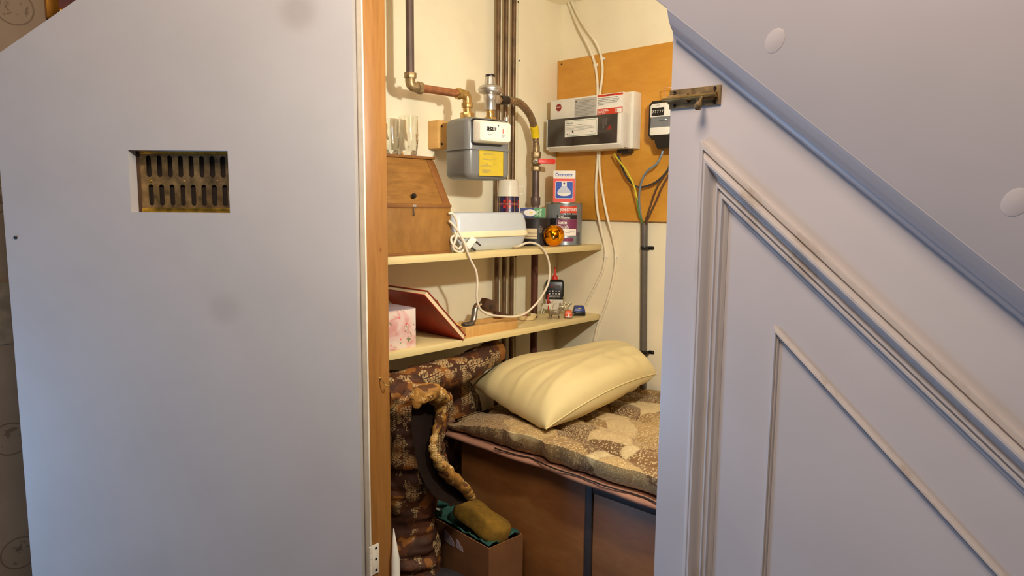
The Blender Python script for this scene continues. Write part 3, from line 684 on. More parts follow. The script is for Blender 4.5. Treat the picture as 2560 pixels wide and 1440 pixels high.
def hexn(m, o, d, r, h, k=8): return m.prism([(r*cos(2*pi*i/k), r*sin(2*pi*i/k)) for i in range(k)], 0, h, nutM(Vector(o), Vector(d).normalized()))
hexn(m, E0+Vector((0, 0, 0.022)), (0, 0, 1), 0.017, 0.014); hexn(m, E0+dh*0.022, dh, 0.017, 0.013)
T.part('elbow', m, M_oldbrass, w=True, bevel=0.0012)
T.part('horizontal_pipe', MB().cyl(E0+dh*0.03, E1-dh*0.02, 0.0112, n=24), M_copper, w=True)
m = MB(); m.tube(catmull([E1-dh*0.034, E1-dh*0.016, E1-dh*0.004+Vector((0, 0, -0.002)), E1+Vector((0, 0, -0.014)), E1+Vector((0, 0, -0.03))], 6), 0.013, 20)
hexn(m, E1-dh*0.036, dh, 0.0165, 0.013); hexn(m, E1+Vector((0, 0, -0.036)), (0, 0, 1), 0.0165, 0.012)
T.part('elbow', m, M_brass, w=True, bevel=0.0012)
m = MB(); zb = p_in.z
m.tube([(p_in.x, p_in.y, zb+0.010), (p_in.x, p_in.y, E1.z-0.03)], 0.012, 20)
hexn(m, (p_in.x, p_in.y, zb-0.001), (0, 0, 1), 0.020, 0.018, 6); T.part('union_nut', m, M_brass, w=True, bevel=0.001)
# regulator on the outlet
RX, RY, RZ = p_out
T = Thing('gas_regulator', 'silver gas regulator with black cap standing on the meter outlet', 'regulator', UPR((RX, RY, RZ), 42))
m = MB(); hexn(m, (0, 0, -0.001), (0, 0, 1), 0.0195, 0.011, 6); m.cyl((0, 0, 0.008), (0, 0, 0.032), 0.0115, n=24); T.part('union_nut', m, M_brass, bevel=0.0008)
T.part('body', MB().lathe([(0.014, 0.030), (0.0175, 0.031), (0.0175, 0.058), (0.019, 0.060), (0.0195, 0.078), (0.017, 0.082), (0.0, 0.082)]), M_steel, smooth=40)
T.part('diaphragm_case', MB().lathe([(0.018, 0.078), (0.032, 0.080), (0.0345, 0.083), (0.0345, 0.0885), (0.036, 0.0895), (0.036, 0.093), (0.0345, 0.094), (0.033, 0.0985), (0.026, 0.1015), (0.018, 0.103), (0.0, 0.103)]), M_steel, smooth=40)
T.part('spring_tower', MB().lathe([(0.0185, 0.100), (0.0175, 0.104), (0.0150, 0.125), (0.0, 0.125)]), M_steel, smooth=40)
T.part('cap', MB().lathe([(0.0142, 0.125), (0.0142, 0.132), (0.013, 0.133), (0, 0.133)]), M_black, bevel=0.0006)
T.part('outlet_boss', MB().box(-0.011, 0.011, 0.008, 0.031, 0.052, 0.076, Matrix.Rotation(radians(-42), 4, 'Z')), M_steel, bevel=0.0015)
# hose, valve, supply pipe
hp = [Vector((RX, RY+0.029, RZ+0.064))]+[at(px, py, x=x) for px, py, x in ((1290, 254, -0.150), (1312, 270, -0.172), (1328, 294, -0.195), (1336, 322, -0.210), (1339, 350, -0.218), (1340, 374, -0.22))]
T = Thing('gas_hose', 'corrugated steel gas hose with yellow tape curving down from the regulator', 'hose', UPR(hp[-1]))
cp = catmull(hp, 26); rad = [0.0112+0.0014*(1 if (i//2) % 2 else -1)*0.6 for i in range(len(cp))]
T.part('hose', MB().tube(cp, rad, 18), M_hose, w=True, smooth=70)
k0 = int(len(cp)*0.62); k1 = int(len(cp)*0.80)
T.part('yellow_tape', MB().tube(cp[k0:k1], 0.0138, 20), M_yellow, w=True)
T.part('end_ferrule', MB().tube(cp[4:14], 0.0135, 20), M_darkmetal, w=True)
VX, VY = at(1340, 400, x=-0.22).x, at(1340, 400, x=-0.22).y
z1 = at(1340, 372, x=-0.22).z; z2 = at(1340, 390, x=-0.22).z; z3 = at(1340, 428, x=-0.22).z; zc = at(1340, 404, x=-0.22).z
T = Thing('gas_valve', 'brass gas stop valve with a red lever handle', 'valve', UPR((VX, VY, z3)))
m = MB(); m.cyl((0, 0, z2-z3), (0, 0, z1-z3+0.012), 0.0125, n=22); hexn(m, (0, 0, z2-z3-0.006), (0, 0, 1), 0.0165, 0.020, 6); hexn(m, (0, 0, 0), (0, 0, 1), 0.0165, 0.016, 6); m.ball((0, 0, zc-z3), 0.0175, (1, 1, 1.1))
T.part('body', m, M_oldbrass, bevel=0.0008)
ld = Vector((0.60, 0.80, 0)).normalized(); lo = Vector((0, 0, zc-z3))
m = MB(); m.cyl(lo+Vector((0.6, -0.7, 0)).normalized()*0.008, lo+Vector((0.6, -0.7, 0)).normalized()*0.026, 0.007, n=18); m.ball(lo+Vector((0.015, -0.017, 0)), 0.0098)
T.part('stem', m, M_chrome)
LF = frame(lo+Vector((0.0135, -0.0155, 0.0)), ld, (0, 0, 1), ld.cross(Vector((0, 0, 1))))
T.part('lever', MB().prism(rrect(0.008, 0.066, -0.0082, 0.0082, 0.005), 0.0, 0.005, LF), M_red, bevel=0.001)
PX = VX
T = Thing('gas_supply_pipe', 'thick dark gas pipe from the brass valve down through both shelves', 'pipe', UPR((PX, VY, 0.35)))
zu = at(1340, 500, x=-0.22).z; zm = 0.955
T.part('upper_pipe', MB().cyl((PX, VY, zm), (PX, VY, z3+0.002), 0.0122, n=24), M_pipegrey, w=True)
T.part('lower_pipe', MB().cyl((PX, VY, 0.35), (PX, VY, zm), 0.0122, n=24), M_piperust, w=True, label='red brown lower pipe')
T.part('coupling', MB().lathe([(0.0155, 0), (0.0165, 0.002), (0.0165, 0.026), (0.0155, 0.028)], UPR((PX, VY, zu-0.018)), 24), M_pipegrey, w=True)
# pine fixing block behind the meter
a_, b_ = at(1091, 300, x=-0.262), at(1113, 373, x=-0.262)
T = Thing('wooden_block', 'small pine block screwed to the wall left of the gas meter', 'block', GW((WX, a_.y-0.001, b_.z)))
T.part('block', MB().box(0, 0.045, 0, a_.z-b_.z, 0, 0.044), M_block, bevel=0.0025)
for y in (0.014, 0.066): T.part('screw', MB().lathe([(0.0035, 0), (0.0035, 0.001), (0.002, 0.002), (0, 0.002)], Matrix.Translation((0.016, y, 0.044)), 16), M_darkmetal)

# ================================================================== on the back wall
a_ = at(1395, 153, y=BY-0.017)
BX0 = WX+0.007; BZ1 = at(1400, 152, y=BY-0.017).z; BZ0 = at(1460, 549, y=BY-0.017).z
T = Thing('meter_board', 'orange varnished wooden board on the back wall behind the meters', 'board', BW((BX0, BY, BZ0)))
T.part('board', MB().box(0, 0.78, 0, BZ1-BZ0, 0.0005, 0.017), M_ply, bevel=0.0012)
s = at(1404, 161, y=BY-0.017); T.part('screw', MB().lathe([(0.0035, 0), (0.0035, 0.001), (0.002, 0.002), (0, 0.002)], BW((s.x, BY-0.017, s.z)), 16), M_darkmetal, w=True)
BF = BY-0.017                                        # board face
# consumer unit
CY = 0.950
cl, cr = at(1376, 250, y=CY).x, at(1558, 231, y=CY).x
ct, cb = at(1376, 251, y=CY).z, at(1370, 378, y=CY).z
CH = ct-cb; CW = cr-cl; D = BF-CY
T = Thing('consumer_unit', 'white fuse box with smoked cover and paper labels on the orange board', 'fuse box', BW((cl, BF, cb)))
T.part('base_plate', MB().box(-0.004, CW+0.010, -0.002, CH+0.006, 0.0005, 0.045), M_offwhite, bevel=0.002)
# cover: the profile from the side steps forward at the flap
prof = [(0.04, CH), (D-0.004, CH), (D, CH-0.004), (D, 0.105), (D-0.006, 0.1), (D-0.006, 0.012), (D-0.014, 0.0), (0.04, 0.0)]
m = MB().prism(prof, 0, CW, frame((0, 0, 0), (0, 0, 1), (0, 1, 0), (-1, 0, 0)) @ Matrix.Scale(-1, 4, (0, 0, 1)))
T.part('cover', m, M_whitepl, bevel=0.0015)
m = MB(); x0f, x1f = -0.007, at(1547, 330, y=CY).x-cl
m.box(x0f, x0f+0.004, 0.004, 0.106, D-0.02, D+0.010); m.prism([(D-0.022, -0.003), (D-0.008, -0.003), (D+0.010, 0.010), (D+0.010, 0.013), (D-0.008, 0.006)], x0f, CW-0.002, frame((0, 0, 0), (0, 0, 1), (0, 1, 0), (-1, 0, 0)) @ Matrix.Scale(-1, 4, (0, 0, 1)))
T.part('flap_frame', m, M_whitepl, bevel=0.0008)
T.part('end_cheek', MB().prism([(D-0.03, 0.0), (D-0.004, 0.0), (D+0.010, 0.012), (D+0.010, 0.104), (D+0.004, 0.108), (D-0.03, 0.108)], x1f+0.0003, CW+0.001, frame((0, 0, 0), (0, 0, 1), (0, 1, 0), (-1, 0, 0)) @ Matrix.Scale(-1, 4, (0, 0, 1))), M_whitepl, bevel=0.001)
fl_ = T.part('smoked_flap', MB().box(x0f+0.0042, x1f, 0.012, 0.106, D-0.006, D+0.0095), M_smoke, bevel=0.001)
m = MB(); m.add([(x1f-0.042, 0.058, D+0.0097), (x1f-0.022, 0.056, D+0.0097), (x1f-0.024, 0.072, D+0.0097), (x1f-0.031, 0.068, D+0.0097)], [(0, 1, 2, 3)]); T.part('red_switch', m, M_darkred, fl_, smooth=0)
m = MB(); m.box(x1f-0.058, x1f-0.050, 0.062, 0.092, D+0.0090, D+0.0097); m.box(x1f-0.046, x1f-0.040, 0.070, 0.094, D+0.0090, D+0.0097); T.part('switch_bodies', m, mat('grey_behind_smoke', (92, 84, 76), 0.3), fl_, smooth=0)
# warning label on the flap
wl0, wl1 = hit(1413, 300, BW((cl, BF, cb)), D+0.0095), hit(1493, 338, BW((cl, BF, cb)), D+0.0095)
x0, x1, y0, y1 = wl0[0], wl1[0], wl1[1]+0.001, 0.098
L = T.part('warning_label', MB().box(x0, x1, y0, y1, D+0.0094, D+0.0105), M_paper, smooth=0)
zt = D+0.0107; LT = Matrix.Translation((0, 0, zt))
m = MB()
for r_, w_ in ((0.005, 0.0012),):
    o_ = rrect(x0+0.003, x1-0.003, y0+0.003, y1-0.003, 0.006, 5); i_ = rrect(x0+0.003+w_, x1-0.003-w_, y0+0.003+w_, y1-0.003-w_, 0.006-w_, 5); nn_ = len(o_)
    m.add([(p[0], p[1], zt) for p in o_+i_], [(k, (k+1) % nn_, nn_+(k+1) % nn_, nn_+k) for k in range(nn_)])
T.part('green_border', m, M_greenink, L, smooth=0)
m = MB(); m.text('Warning', 0.0088, Matrix.Translation((x0+0.006, y1-0.0105, zt)), 'LEFT', 0.02)
m.bars(1, x0+0.006, x1-0.025, y1-0.0185, 0.003, 0.0012, LT); m.bars(4, x0+0.006, x1-0.008, y1-0.024, 0.0038, 0.0008, LT)
m.prism([(x0+0.008, y0+0.008), (x0+0.014, y0+0.008), (x0+0.012, y0+0.012)], zt, zt+0.0002); m.prism([(x0+0.018, y0+0.007), (x0+0.021, y0+0.007), (x0+0.020, y0+0.016)], zt, zt+0.0002); m.prism([(x0+0.030, y0+0.016), (x0+0.040, y0+0.010), (x0+0.034, y0+0.022)], zt, zt+0.0002)
m.bars(1, x1-0.026, x1-0.010, y0+0.012, 0.003, 0.0012, LT); T.part('lettering', m, M_ink, L, smooth=0)
# labels on the upper cover
FM = BW((cl, BF, cb))
def quad(pxs): return [hit(px, py, FM, D) for px, py in pxs]
g0 = quad([(1437, 252), (1491, 290)]); x0, x1 = g0[0][0], g0[1][0]; y0, y1 = 0.108, CH-0.006
L = T.part('grey_notice', MB().box(x0, x1, y0, y1, D-0.0005, D+0.0006), M_greypaper, smooth=0)
LT = Matrix.Translation((0, 0, D+0.0007)); m = MB(); m.bars(2, x0+0.020, x1-0.006, y1-0.009, 0.005, 0.0016, LT); m.bars(9, x0+0.002, x1-0.002, y1-0.0185, 0.0047, 0.0013, LT)
m.lathe([(0.0045, 0), (0.0045, 0.0003), (0, 0.0003)], Matrix.Translation((x0+0.007, y1-0.009, D+0.0007)), 20); T.part('lettering', m, M_greyink, L, smooth=0)
g0 = quad([(1494, 250), (1558, 270)]); x0, x1 = g0[0][0], g0[1][0]-0.002; y0, y1 = 0.1068, CH-0.003; hb = y1-y0
L = T.part('inspection_label', MB().box(x0, x1, y0, y1, D-0.0005, D+0.0007), M_paper, smooth=0)
m = MB(); m.box(x0, x1, y1-0.0062, y1, D, D+0.0010); m.box(x0, x1, y0, y0+0.019, D, D+0.0010); T.part('red_bands', m, M_redink, L, smooth=0)
zt = D+0.0011; m = MB(); cx_ = (x0+x1)/2
m.text('IMPORTANT', 0.0052, Matrix.Translation((cx_, y1-0.0031, zt)), 'CENTER', 0.02)
for k, t_ in enumerate(('The installation should be periodically', 'inspected and tested and a report on its', 'condition obtained as prescribed in the', 'IEE Wiring Regulations for Electrical', 'Installations')):
    m.text(t_, 0.0046, Matrix.Translation((x0+0.002, y1-0.0105-k*0.0052, zt-0.0003)), 'LEFT', 0.012, sx=1.12)
T.part('lettering', m, M_ink, L, smooth=0)
m = MB(); m.bars(4, x0+0.002, x0+0.046, y0+0.0145, 0.0042, 0.0020, Matrix.Translation((0, 0, D+0.0011))); T.part('white_lettering', m, M_paper, L, smooth=0)
T.part('white_panel', MB().box(x1-0.026, x1-0.003, y0+0.003, y0+0.0165, D, D+0.0014), M_paper, L, smooth=0)
m = MB(); xc = x1-0.021; yc_ = y0+0.010; m.box(xc-0.0008, xc+0.0008, y0+0.0045, y0+0.0155, D, D+0.0017); m.box(xc-0.004, xc+0.004, yc_-0.0008, yc_+0.0008, D, D+0.0017); T.part('red_cross', m, M_redink, L, smooth=0)
o = quad([(1397, 269)])[0]
L = T.part('red_badge', MB().prism([(o[0]+0.0115*cos(2*pi*k/40), o[1]+0.0125*sin(2*pi*k/40)) for k in range(40)], D-0.0005, D+0.0008), M_darkred, bevel=0.0003)
T.part('lettering', MB().text('WYLEX', 0.0062, Matrix.Translation((o[0], o[1], D+0.0009)), 'CENTER', 0.02, sx=0.85), M_whitepl, L, smooth=0)
m = MB(); m.box(CW-0.055, CW-0.012, -0.014, 0.0, 0.004, 0.040); m.box(CW-0.040, CW-0.018, -0.019, -0.012, 0.004, 0.034); T.part('cable_gland_block', m, M_black, bevel=0.002)
# electricity meter, partly behind the panel edge
EY = 0.945; EM0 = at(1613, 345, y=EY)
etop = at(1640, 249, y=EY).z; ebot = at(1640, 347, y=EY).z; eh = etop-ebot; ew = 0.118
T = Thing('electricity_meter', 'black electricity meter with cream dial face beside the stair panel', 'meter', BW((EM0.x, BF, ebot)))
Dm = BF-EY; ch = 0.011
octo = lambda i, y0=0.0, y1=None: [(i+ch, y0+i), (ew-i-ch, y0+i), (ew-i, y0+i+ch), (ew-i, (y1 or eh)-i-ch), (ew-i-ch, (y1 or eh)-i), (i+ch, (y1 or eh)-i), (i, (y1 or eh)-i-ch), (i, y0+i+ch)]
T.part('case', MB().loft([[(x, y, z) for x, y in octo(i)] for z, i in ((0.0005, 0.004), (0.02, 0.004), (0.022, 0.0), (Dm-0.018, 0.0), (Dm-0.012, 0.003))]), M_black, smooth=20)
tc = T.part('terminal_cover', MB().loft([[(x+sx, y, z) for x, y, sx in ((0.022+i, 0.012, 0), (ew-0.004-i, 0.012, 0), (ew-0.004-i, -0.030+i, 0), (0.036+i, -0.030+i, 0), (0.028+i, -0.014, 0))] for z, i in ((0.0005, 0), (Dm-0.014, 0), (Dm-0.008, 0.003))]), M_black, smooth=20)
f0 = hit(1624, 260, BW((EM0.x, BF, ebot)), Dm); f1 = hit(1672, 297, BW((EM0.x, BF, ebot)), Dm); f2 = hit(1624, 338, BW((EM0.x, BF, ebot)), Dm); f3 = hit(1624, 320, BW((EM0.x, BF, ebot)), Dm)
fx0 = f0[0]; fx1 = f1[0]; ym = hit(1624, 293, BW((EM0.x, BF, ebot)), Dm)[1]
fc = lambda x0, x1, y0, y1, c: [(x0, y0), (x1, y0), (x1, y1-c), (x1-c, y1), (x0+c, y1), (x0, y1-c)]
fp = T.part('face_plate', MB().prism(fc(fx0, fx1, ym, f0[1], 0.006), Dm-0.014, Dm-0.006), M_whitepl, bevel=0.0006)
k0 = hit(1630, 272, BW((EM0.x, BF, ebot)), Dm-0.006); k1 = hit(1660, 289, BW((EM0.x, BF, ebot)), Dm-0.006)
T.part('counter_window', MB().prism(rrect(k0[0], k1[0], k1[1]+0.0015, k0[1]+0.0015, 0.002), Dm-0.0065, Dm-0.0052), M_black, fp, smooth=0)
m = MB(); wdt = k1[0]-k0[0]; yc_ = (k0[1]+k1[1])/2+0.0015
for k, d in enumerate('77777'): m.text(d, 0.0105, Matrix.Translation((k0[0]+wdt*(0.12+0.19*k), yc_, Dm-0.0051)), bold=0.02)
T.part('digits', m, M_whitepl, fp, smooth=0)
m = MB(); m.text('kWh', 0.0065, Matrix.Translation(((k0[0]+k1[0])/2, k0[1]+0.008, Dm-0.0058))); T.part('lettering', m, M_greyink, fp, smooth=0)
for x_, y_ in ((fx1-0.007, k0[1]+0.008), (fx0+0.010, ym+0.005)): T.part('rivet', MB().lathe([(0.0012, 0), (0.0012, 0.0004), (0, 0.0004)], Matrix.Translation((x_, y_, Dm-0.0062)), 12), M_darkmetal, fp, smooth=0)
T.part('window_recess', MB().box(fx0+0.001, fx1, f3[1], ym, Dm-0.034, Dm-0.028), M_blackwire, smooth=0)
m = MB().lathe([(0.036, 0), (0.036, 0.0014), (0, 0.0014)], frame(((fx0+ew)/2, (ym+f3[1])/2+0.008, Dm-0.018), (1, 0, 0), (0, 0, -1), (0, 1, 0)), 40) if False else MB().cyl(((fx0+fx1)/2+0.010, ym-0.011, Dm-0.022), ((fx0+fx1)/2+0.010, ym-0.0098, Dm-0.022), 0.0205, n=40)
T.part('disc', m, M_lead)
m = MB(); m.prism([(fx0+0.004, f3[1]+0.002), (fx0+0.018, f3[1]+0.002), (fx0+0.016, ym-0.012), (fx0+0.012, ym-0.004), (fx0+0.004, ym-0.006)], Dm-0.028, Dm-0.022); m.ball((fx0+0.030, (ym+f3[1])/2-0.004, Dm-0.022), 0.006, (1.2, 0.7, 0.5)); m.ball((fx0+0.012, f3[1]+0.006, Dm-0.020), 0.005); m.prism([(fx0+0.020, f3[1]+0.004), (fx0+0.038, f3[1]+0.002), (fx0+0.036, f3[1]+0.008), (fx0+0.022, f3[1]+0.012)], Dm-0.026, Dm-0.021)
T.part('movement', m, M_lead)
T.part('lower_plate', MB().prism([(fx0+0.003, f2[1]), (fx1-0.004, f2[1]), (fx1, f2[1]+0.004), (fx1, f3[1]+0.001), (fx0, f3[1]+0.001), (fx0, f2[1]+0.004)], Dm-0.016, Dm-0.006), M_whitepl, bevel=0.0006)
n = NT('clear_meter_window'); n.b.inputs['Alpha'].default_value = 0.12; n.col((250, 250, 250)); M_win = n.pbr(0.02)
T.part('window_pane', MB().box(fx0, fx1, f3[1], ym, Dm-0.0105, Dm-0.0095), M_win, smooth=0)
# thin sealing wire above it
solo('sealing_wire', MB().tube(catmull([at(1662, 240, y=0.955), at(1660, 226, y=0.955), at(1661, 220.5, y=0.955), at(1664, 219, y=0.96), at(1676, 218.5, y=0.97), at(1690, 218, y=0.98)], 5), 0.0012, 8), M_pinkwire, 'thin bent pinkish wire above the black electricity meter', 'wire')
# cables
def cable(name, label, cat, pts, r, m_, group=None, clips=(), n=12, flat=None):
    P = [at(px, py, y=y) for px, py, y in pts]
    T = Thing(name, label, cat, UPR(P[-1]), group)
    T.part('sheath', MB().tube(catmull(P, 7), r, n, flat=flat), m_, w=True)
    for px, py, y in clips:
        c = at(px, py, y=y); M = BW((c.x, y, c.z)); mm = MB()
        mm.prism([(0.0075*cos(pi*k/10), 0.0085*sin(pi*k/10)-0.0) for k in range(11)], -0.0045, 0.0045, M @ frame((0, 0, -0.004), (1, 0, 0), (0, 0, 1), (0, -1, 0)))
        mm.box(0.006, 0.011, -0.0045, 0.0045, -0.005, 0.002, M) ; mm.cyl((0.009, 0, 0.001), (0.009, 0, 0.005), 0.0016, n=10, M=M)
        T.part('clip', mm, M_whitepl, w=True, bevel=0.0005)
    return T
GC = 'white twin cables on the back wall'
yb = BF-0.006
cable('white_cable', 'left of two white cables dropping from the ceiling to the fuse box', 'cable', [(1419, 2, 1.05), (1432, 35, 1.045), (1450, 75, 1.03), (1471, 115, 1.028), (1486, 155, yb), (1492, 190, yb), (1494, 215, yb), (1494, 250, 1.03)], 0.0046, M_cable, GC, [(1487, 163, BF-0.0035)])
cable('white_cable', 'right of two white cables dropping from the ceiling to the fuse box', 'cable', [(1428, 2, 1.05), (1443, 35, 1.045), (1464, 70, 1.03), (1486, 100, 1.028), (1500, 130, yb), (1506, 165, yb), (1505, 195, yb), (1501, 225, yb), (1499, 250, 1.03)], 0.0046, M_cable, GC, [(1505, 147, BF-0.0035)])
yw = BY-0.005
cable('white_cable', 'left of two white cables running down from under the fuse box past the shelf end', 'cable', [(1496, 370, 1.03), (1494, 400, yb), (1491, 440, yb), (1490, 480, yb), (1494, 530, yb-0.002), (1503, 575, 1.045), (1512, 615, yw), (1513, 645, yw), (1507, 675, yw), (1493, 705, yw), (1476, 740, yw), (1463, 765, yw), (1452, 785, yw)], 0.0046, M_cable, GC, [(1512, 641, yw+0.002)])
cable('white_cable', 'right of two white cables running down from under the fuse box past the shelf end', 'cable', [(1500, 370, 1.03), (1498, 400, yb), (1501, 440, yb), (1508, 490, yb), (1519, 545, yb-0.002), (1530, 585, 1.045), (1537, 620, yw), (1539, 645, yw), (1536, 680, yw), (1528, 720, yw), (1514, 765, yw), (1502, 795, yw), (1494, 815, yw), (1486, 850, yw), (1478, 890, yw), (1470, 930, yw)], 0.0046, M_cable, GC, [(1538, 641, yw+0.002)])
wire = lambda name, label, pts, r, m_: solo(name, MB().tube(catmull([at(px, py, y=y) for px, py, y in pts], 7), r, 10), m_, label, 'wire')
wire('earth_wire', 'green and yellow striped wire hanging below the fuse box', [(1536, 384, 1.0), (1543, 396, 0.995), (1558, 415, 0.99), (1572, 437, 0.99), (1584, 462, 0.995), (1591, 490, 1.0), (1595, 515, 1.01), (1599, 540, 1.02), (1604, 551, 1.035), (1607, 562, 1.043)], 0.0030, M_earth)
wire('grey_wire', 'blue grey wire curving down from the electricity meter', [(1660, 368, 0.99), (1653, 390, 0.985), (1641, 410, 0.985), (1622, 424, 0.99), (1610, 440, 1.0), (1602, 462, 1.01), (1598, 490, 1.016), (1600, 525, 1.025), (1606, 562, 1.043)], 0.0034, M_greywire)
wire('black_wire', 'dark grey wire looping from the fuse box up to the meter', [(1545, 388, 1.01), (1550, 402, 1.01), (1558, 426, 1.01), (1572, 450, 1.012), (1592, 467, 1.015), (1615, 466, 1.015), (1640, 455, 1.01), (1665, 432, 1.0), (1678, 405, 0.99), (1681, 385, 0.985), (1682, 366, 0.985)], 0.0036, M_blackwire)
wire('brown_wire', 'dark brown wire leaving the conduit nearest the board', [(1694, 366, 0.985), (1692, 385, 0.985), (1683, 405, 0.992), (1668, 428, 1.0), (1648, 458, 1.01), (1636, 485, 1.02), (1628, 510, 1.025), (1618, 540, 1.03), (1611, 562, 1.043)], 0.0032, M_brownwire)
wire('brown_wire', 'dark brown wire leaving the conduit furthest from the green and yellow wire', [(1706, 366, 0.985), (1703, 390, 0.982), (1690, 415, 0.985), (1672, 437, 0.992), (1654, 470, 1.0), (1642, 500, 1.01), (1630, 525, 1.02), (1620, 548, 1.03), (1615, 562, 1.043)], 0.0032, M_brownwire)
c0_, c1_ = at(1611, 558, y=1.046), at(1612, 880, y=1.046)
T = Thing('armoured_cable', 'thick grey brown cable clipped upright to the back wall behind the pillow', 'cable', UPR((c1_.x, 1.046, 0.42)))
T.part('sheath', MB().cyl((c1_.x, 1.046, 0.42), (c0_.x, 1.046, c0_.z), 0.0112, n=22), M_conduit, w=True)
for pz in (at(1612, 620, y=1.046).z, at(1612, 880, y=1.046).z):
    M = BW((c1_.x-0.0 if pz < 0.8 else c0_.x+(c1_.x-c0_.x)*0.2, BY, pz)); m = MB()
    arc = [(0.0135*cos(pi*k/12), 0.014+0.0135*sin(pi*k/12)) for k in range(13)]; arc2 = [(0.0118*cos(pi*k/12), 0.014+0.0118*sin(pi*k/12)) for k in range(13)]
    m.prism([(0.0135, 0.001)]+arc+[(-0.0135, 0.001), (-0.0118, 0.001)]+arc2[::-1]+[(0.0118, 0.001)], -0.006, 0.006, M @ frame((0, 0, 0), (1, 0, 0), (0, 0, 1), (0, -1, 0)))
    m.prism(rrect(0.012, 0.029, -0.006, 0.006, 0.005), 0.0003, 0.0025, M); m.prism(rrect(-0.018, -0.012, -0.006, 0.006, 0.002), 0.0003, 0.0025, M); m.lathe([(0.0035, 0), (0.0035, 0.002), (0.002, 0.003), (0, 0.003)], M @ Matrix.Translation((0.0215, 0, 0.002)), 14)
    T.part('saddle_clip', m, M_black, w=True, bevel=0.0004)

# ================================================================== shelves
ZU, ZL = 0.962, 0.7135; SXF = -0.0915
G_SH = 'cream shelves along the left wall'
def shelf(name, label, z, th):
    poly = [(SXF, 0.0665), (SXF, BY-0.001), (-0.292, BY-0.001), (-0.292, VY+0.02), (-0.2, VY+0.02), (-0.2, VY-0.02), (-0.292, VY-0.02), (-0.292, PIPEY+0.042), (-0.262, PIPEY+0.042), (-0.262, PIPEY-0.042), (-0.298, PIPEY-0.042), (-0.298, 0.0665)]
    return solo(name, MB().prism(poly, z-th, z), M_creamwood, label, 'shelf', G_SH, bevel=0.0012)
shelf('shelf_board', 'upper cream shelf board carrying the wooden bureau and paint tins', ZU, 0.019)
shelf('shelf_board', 'lower cream shelf board carrying the red book and toy figures', ZL, 0.019)

# ================================================================== upper shelf
FACE = lambda x, y: math.degrees(atan2(CAM.y-y, CAM.x-x))
# slant-front bureau box
bx, by1 = -0.117, at(1127, 632, x=-0.117).y
z1 = at(1125, 514, y=by1).z; bt = at(1083, 399, y=by1)
by0 = 0.082; bxb = -0.288; L_ = by1-by0; bh_ = z1-ZU; H_ = bt.z-ZU; dx_ = bx-bt.x
T = Thing('writing_box', 'small oak slant front writing box at the left end of the upper shelf', 'box', GW((bxb, by0, ZU)))
Dp = bx-bxb; SIDE = frame((0, 0, 0), (0, 0, 1), (0, 1, 0), (-1, 0, 0)) @ Matrix.Scale(-1, 4, (0, 0, 1))   # profile (out, up) swept to the right
T.part('carcass', MB().prism([(0, 0), (Dp, 0), (Dp, bh_), (Dp-dx_-0.003, H_), (0, H_)], 0, L_, SIDE), M_bureau, bevel=0.0012)
sl_ = Vector((-dx_, H_-bh_)); sll = sl_.length; sn = Vector((sl_.y, -sl_.x)).normalized()*1
def slantM(): 
    e = Vector((0, (H_-bh_)/sll, -dx_/sll)); return frame((0, bh_, Dp), (1, 0, 0), e, Vector((1, 0, 0)).cross(e))
SM = slantM()
ff = T.part('fall_front', MB().prism([(0.0, 0.004), (L_-0.028, 0.004), (L_-0.028, sll-0.003), (0.0, sll-0.003)], -0.003, 0.0022, SM), M_bureau, bevel=0.001)
T.part('end_stile', MB().prism([(L_-0.0265, 0.004), (L_-0.0005, 0.004), (L_-0.0005, sll-0.003), (L_-0.0265, sll-0.003)], -0.003, 0.0016, SM), M_bureau2, bevel=0.0008)
T.part('bottom_rail', MB().box(-0.001, L_+0.001, bh_-0.006, bh_+0.0025, Dp-0.01, Dp+0.003), M_bureau2, bevel=0.001)
T.part('plinth', MB().box(-0.001, L_+0.002, 0.0, 0.007, Dp-0.004, Dp+0.003), M_bureau2, bevel=0.0012)
T.part('top_board', MB().box(-0.004, L_+0.004, H_-0.001, H_+0.0072, -0.004, Dp-dx_+0.006), M_bureau2, bevel=0.0026)
kx, ky = hit(1031, 493, T.M @ SM, 0.004)
T.part('knob', MB().lathe([(0.003, 0), (0.003, 0.005), (0.0068, 0.008), (0.0072, 0.012), (0.005, 0.0155), (0, 0.016)], SM @ Matrix.Translation((kx, ky, 0.001)), 20), M_black)
kx, ky = hit(1036, 516, T.M, Dp+0.004)
kk = T.part('lock_plate', MB().prism([(kx-0.005, ky-0.002), (kx+0.006, ky-0.002), (kx+0.006, ky+0.005), (kx-0.005, ky+0.004)], Dp, Dp+0.0055), M_steel, bevel=0.0006)
m = MB().cyl((kx-0.002, ky-0.004, Dp+0.002), (kx-0.003, ky-0.018, Dp+0.006), 0.0014, n=10); m.tube([(kx-0.003+0.003*cos(a*pi/6), ky-0.020+0.003*sin(a*pi/6), Dp+0.006) for a in range(13)], 0.0009, 8); T.part('key', m, M_darkmetal)
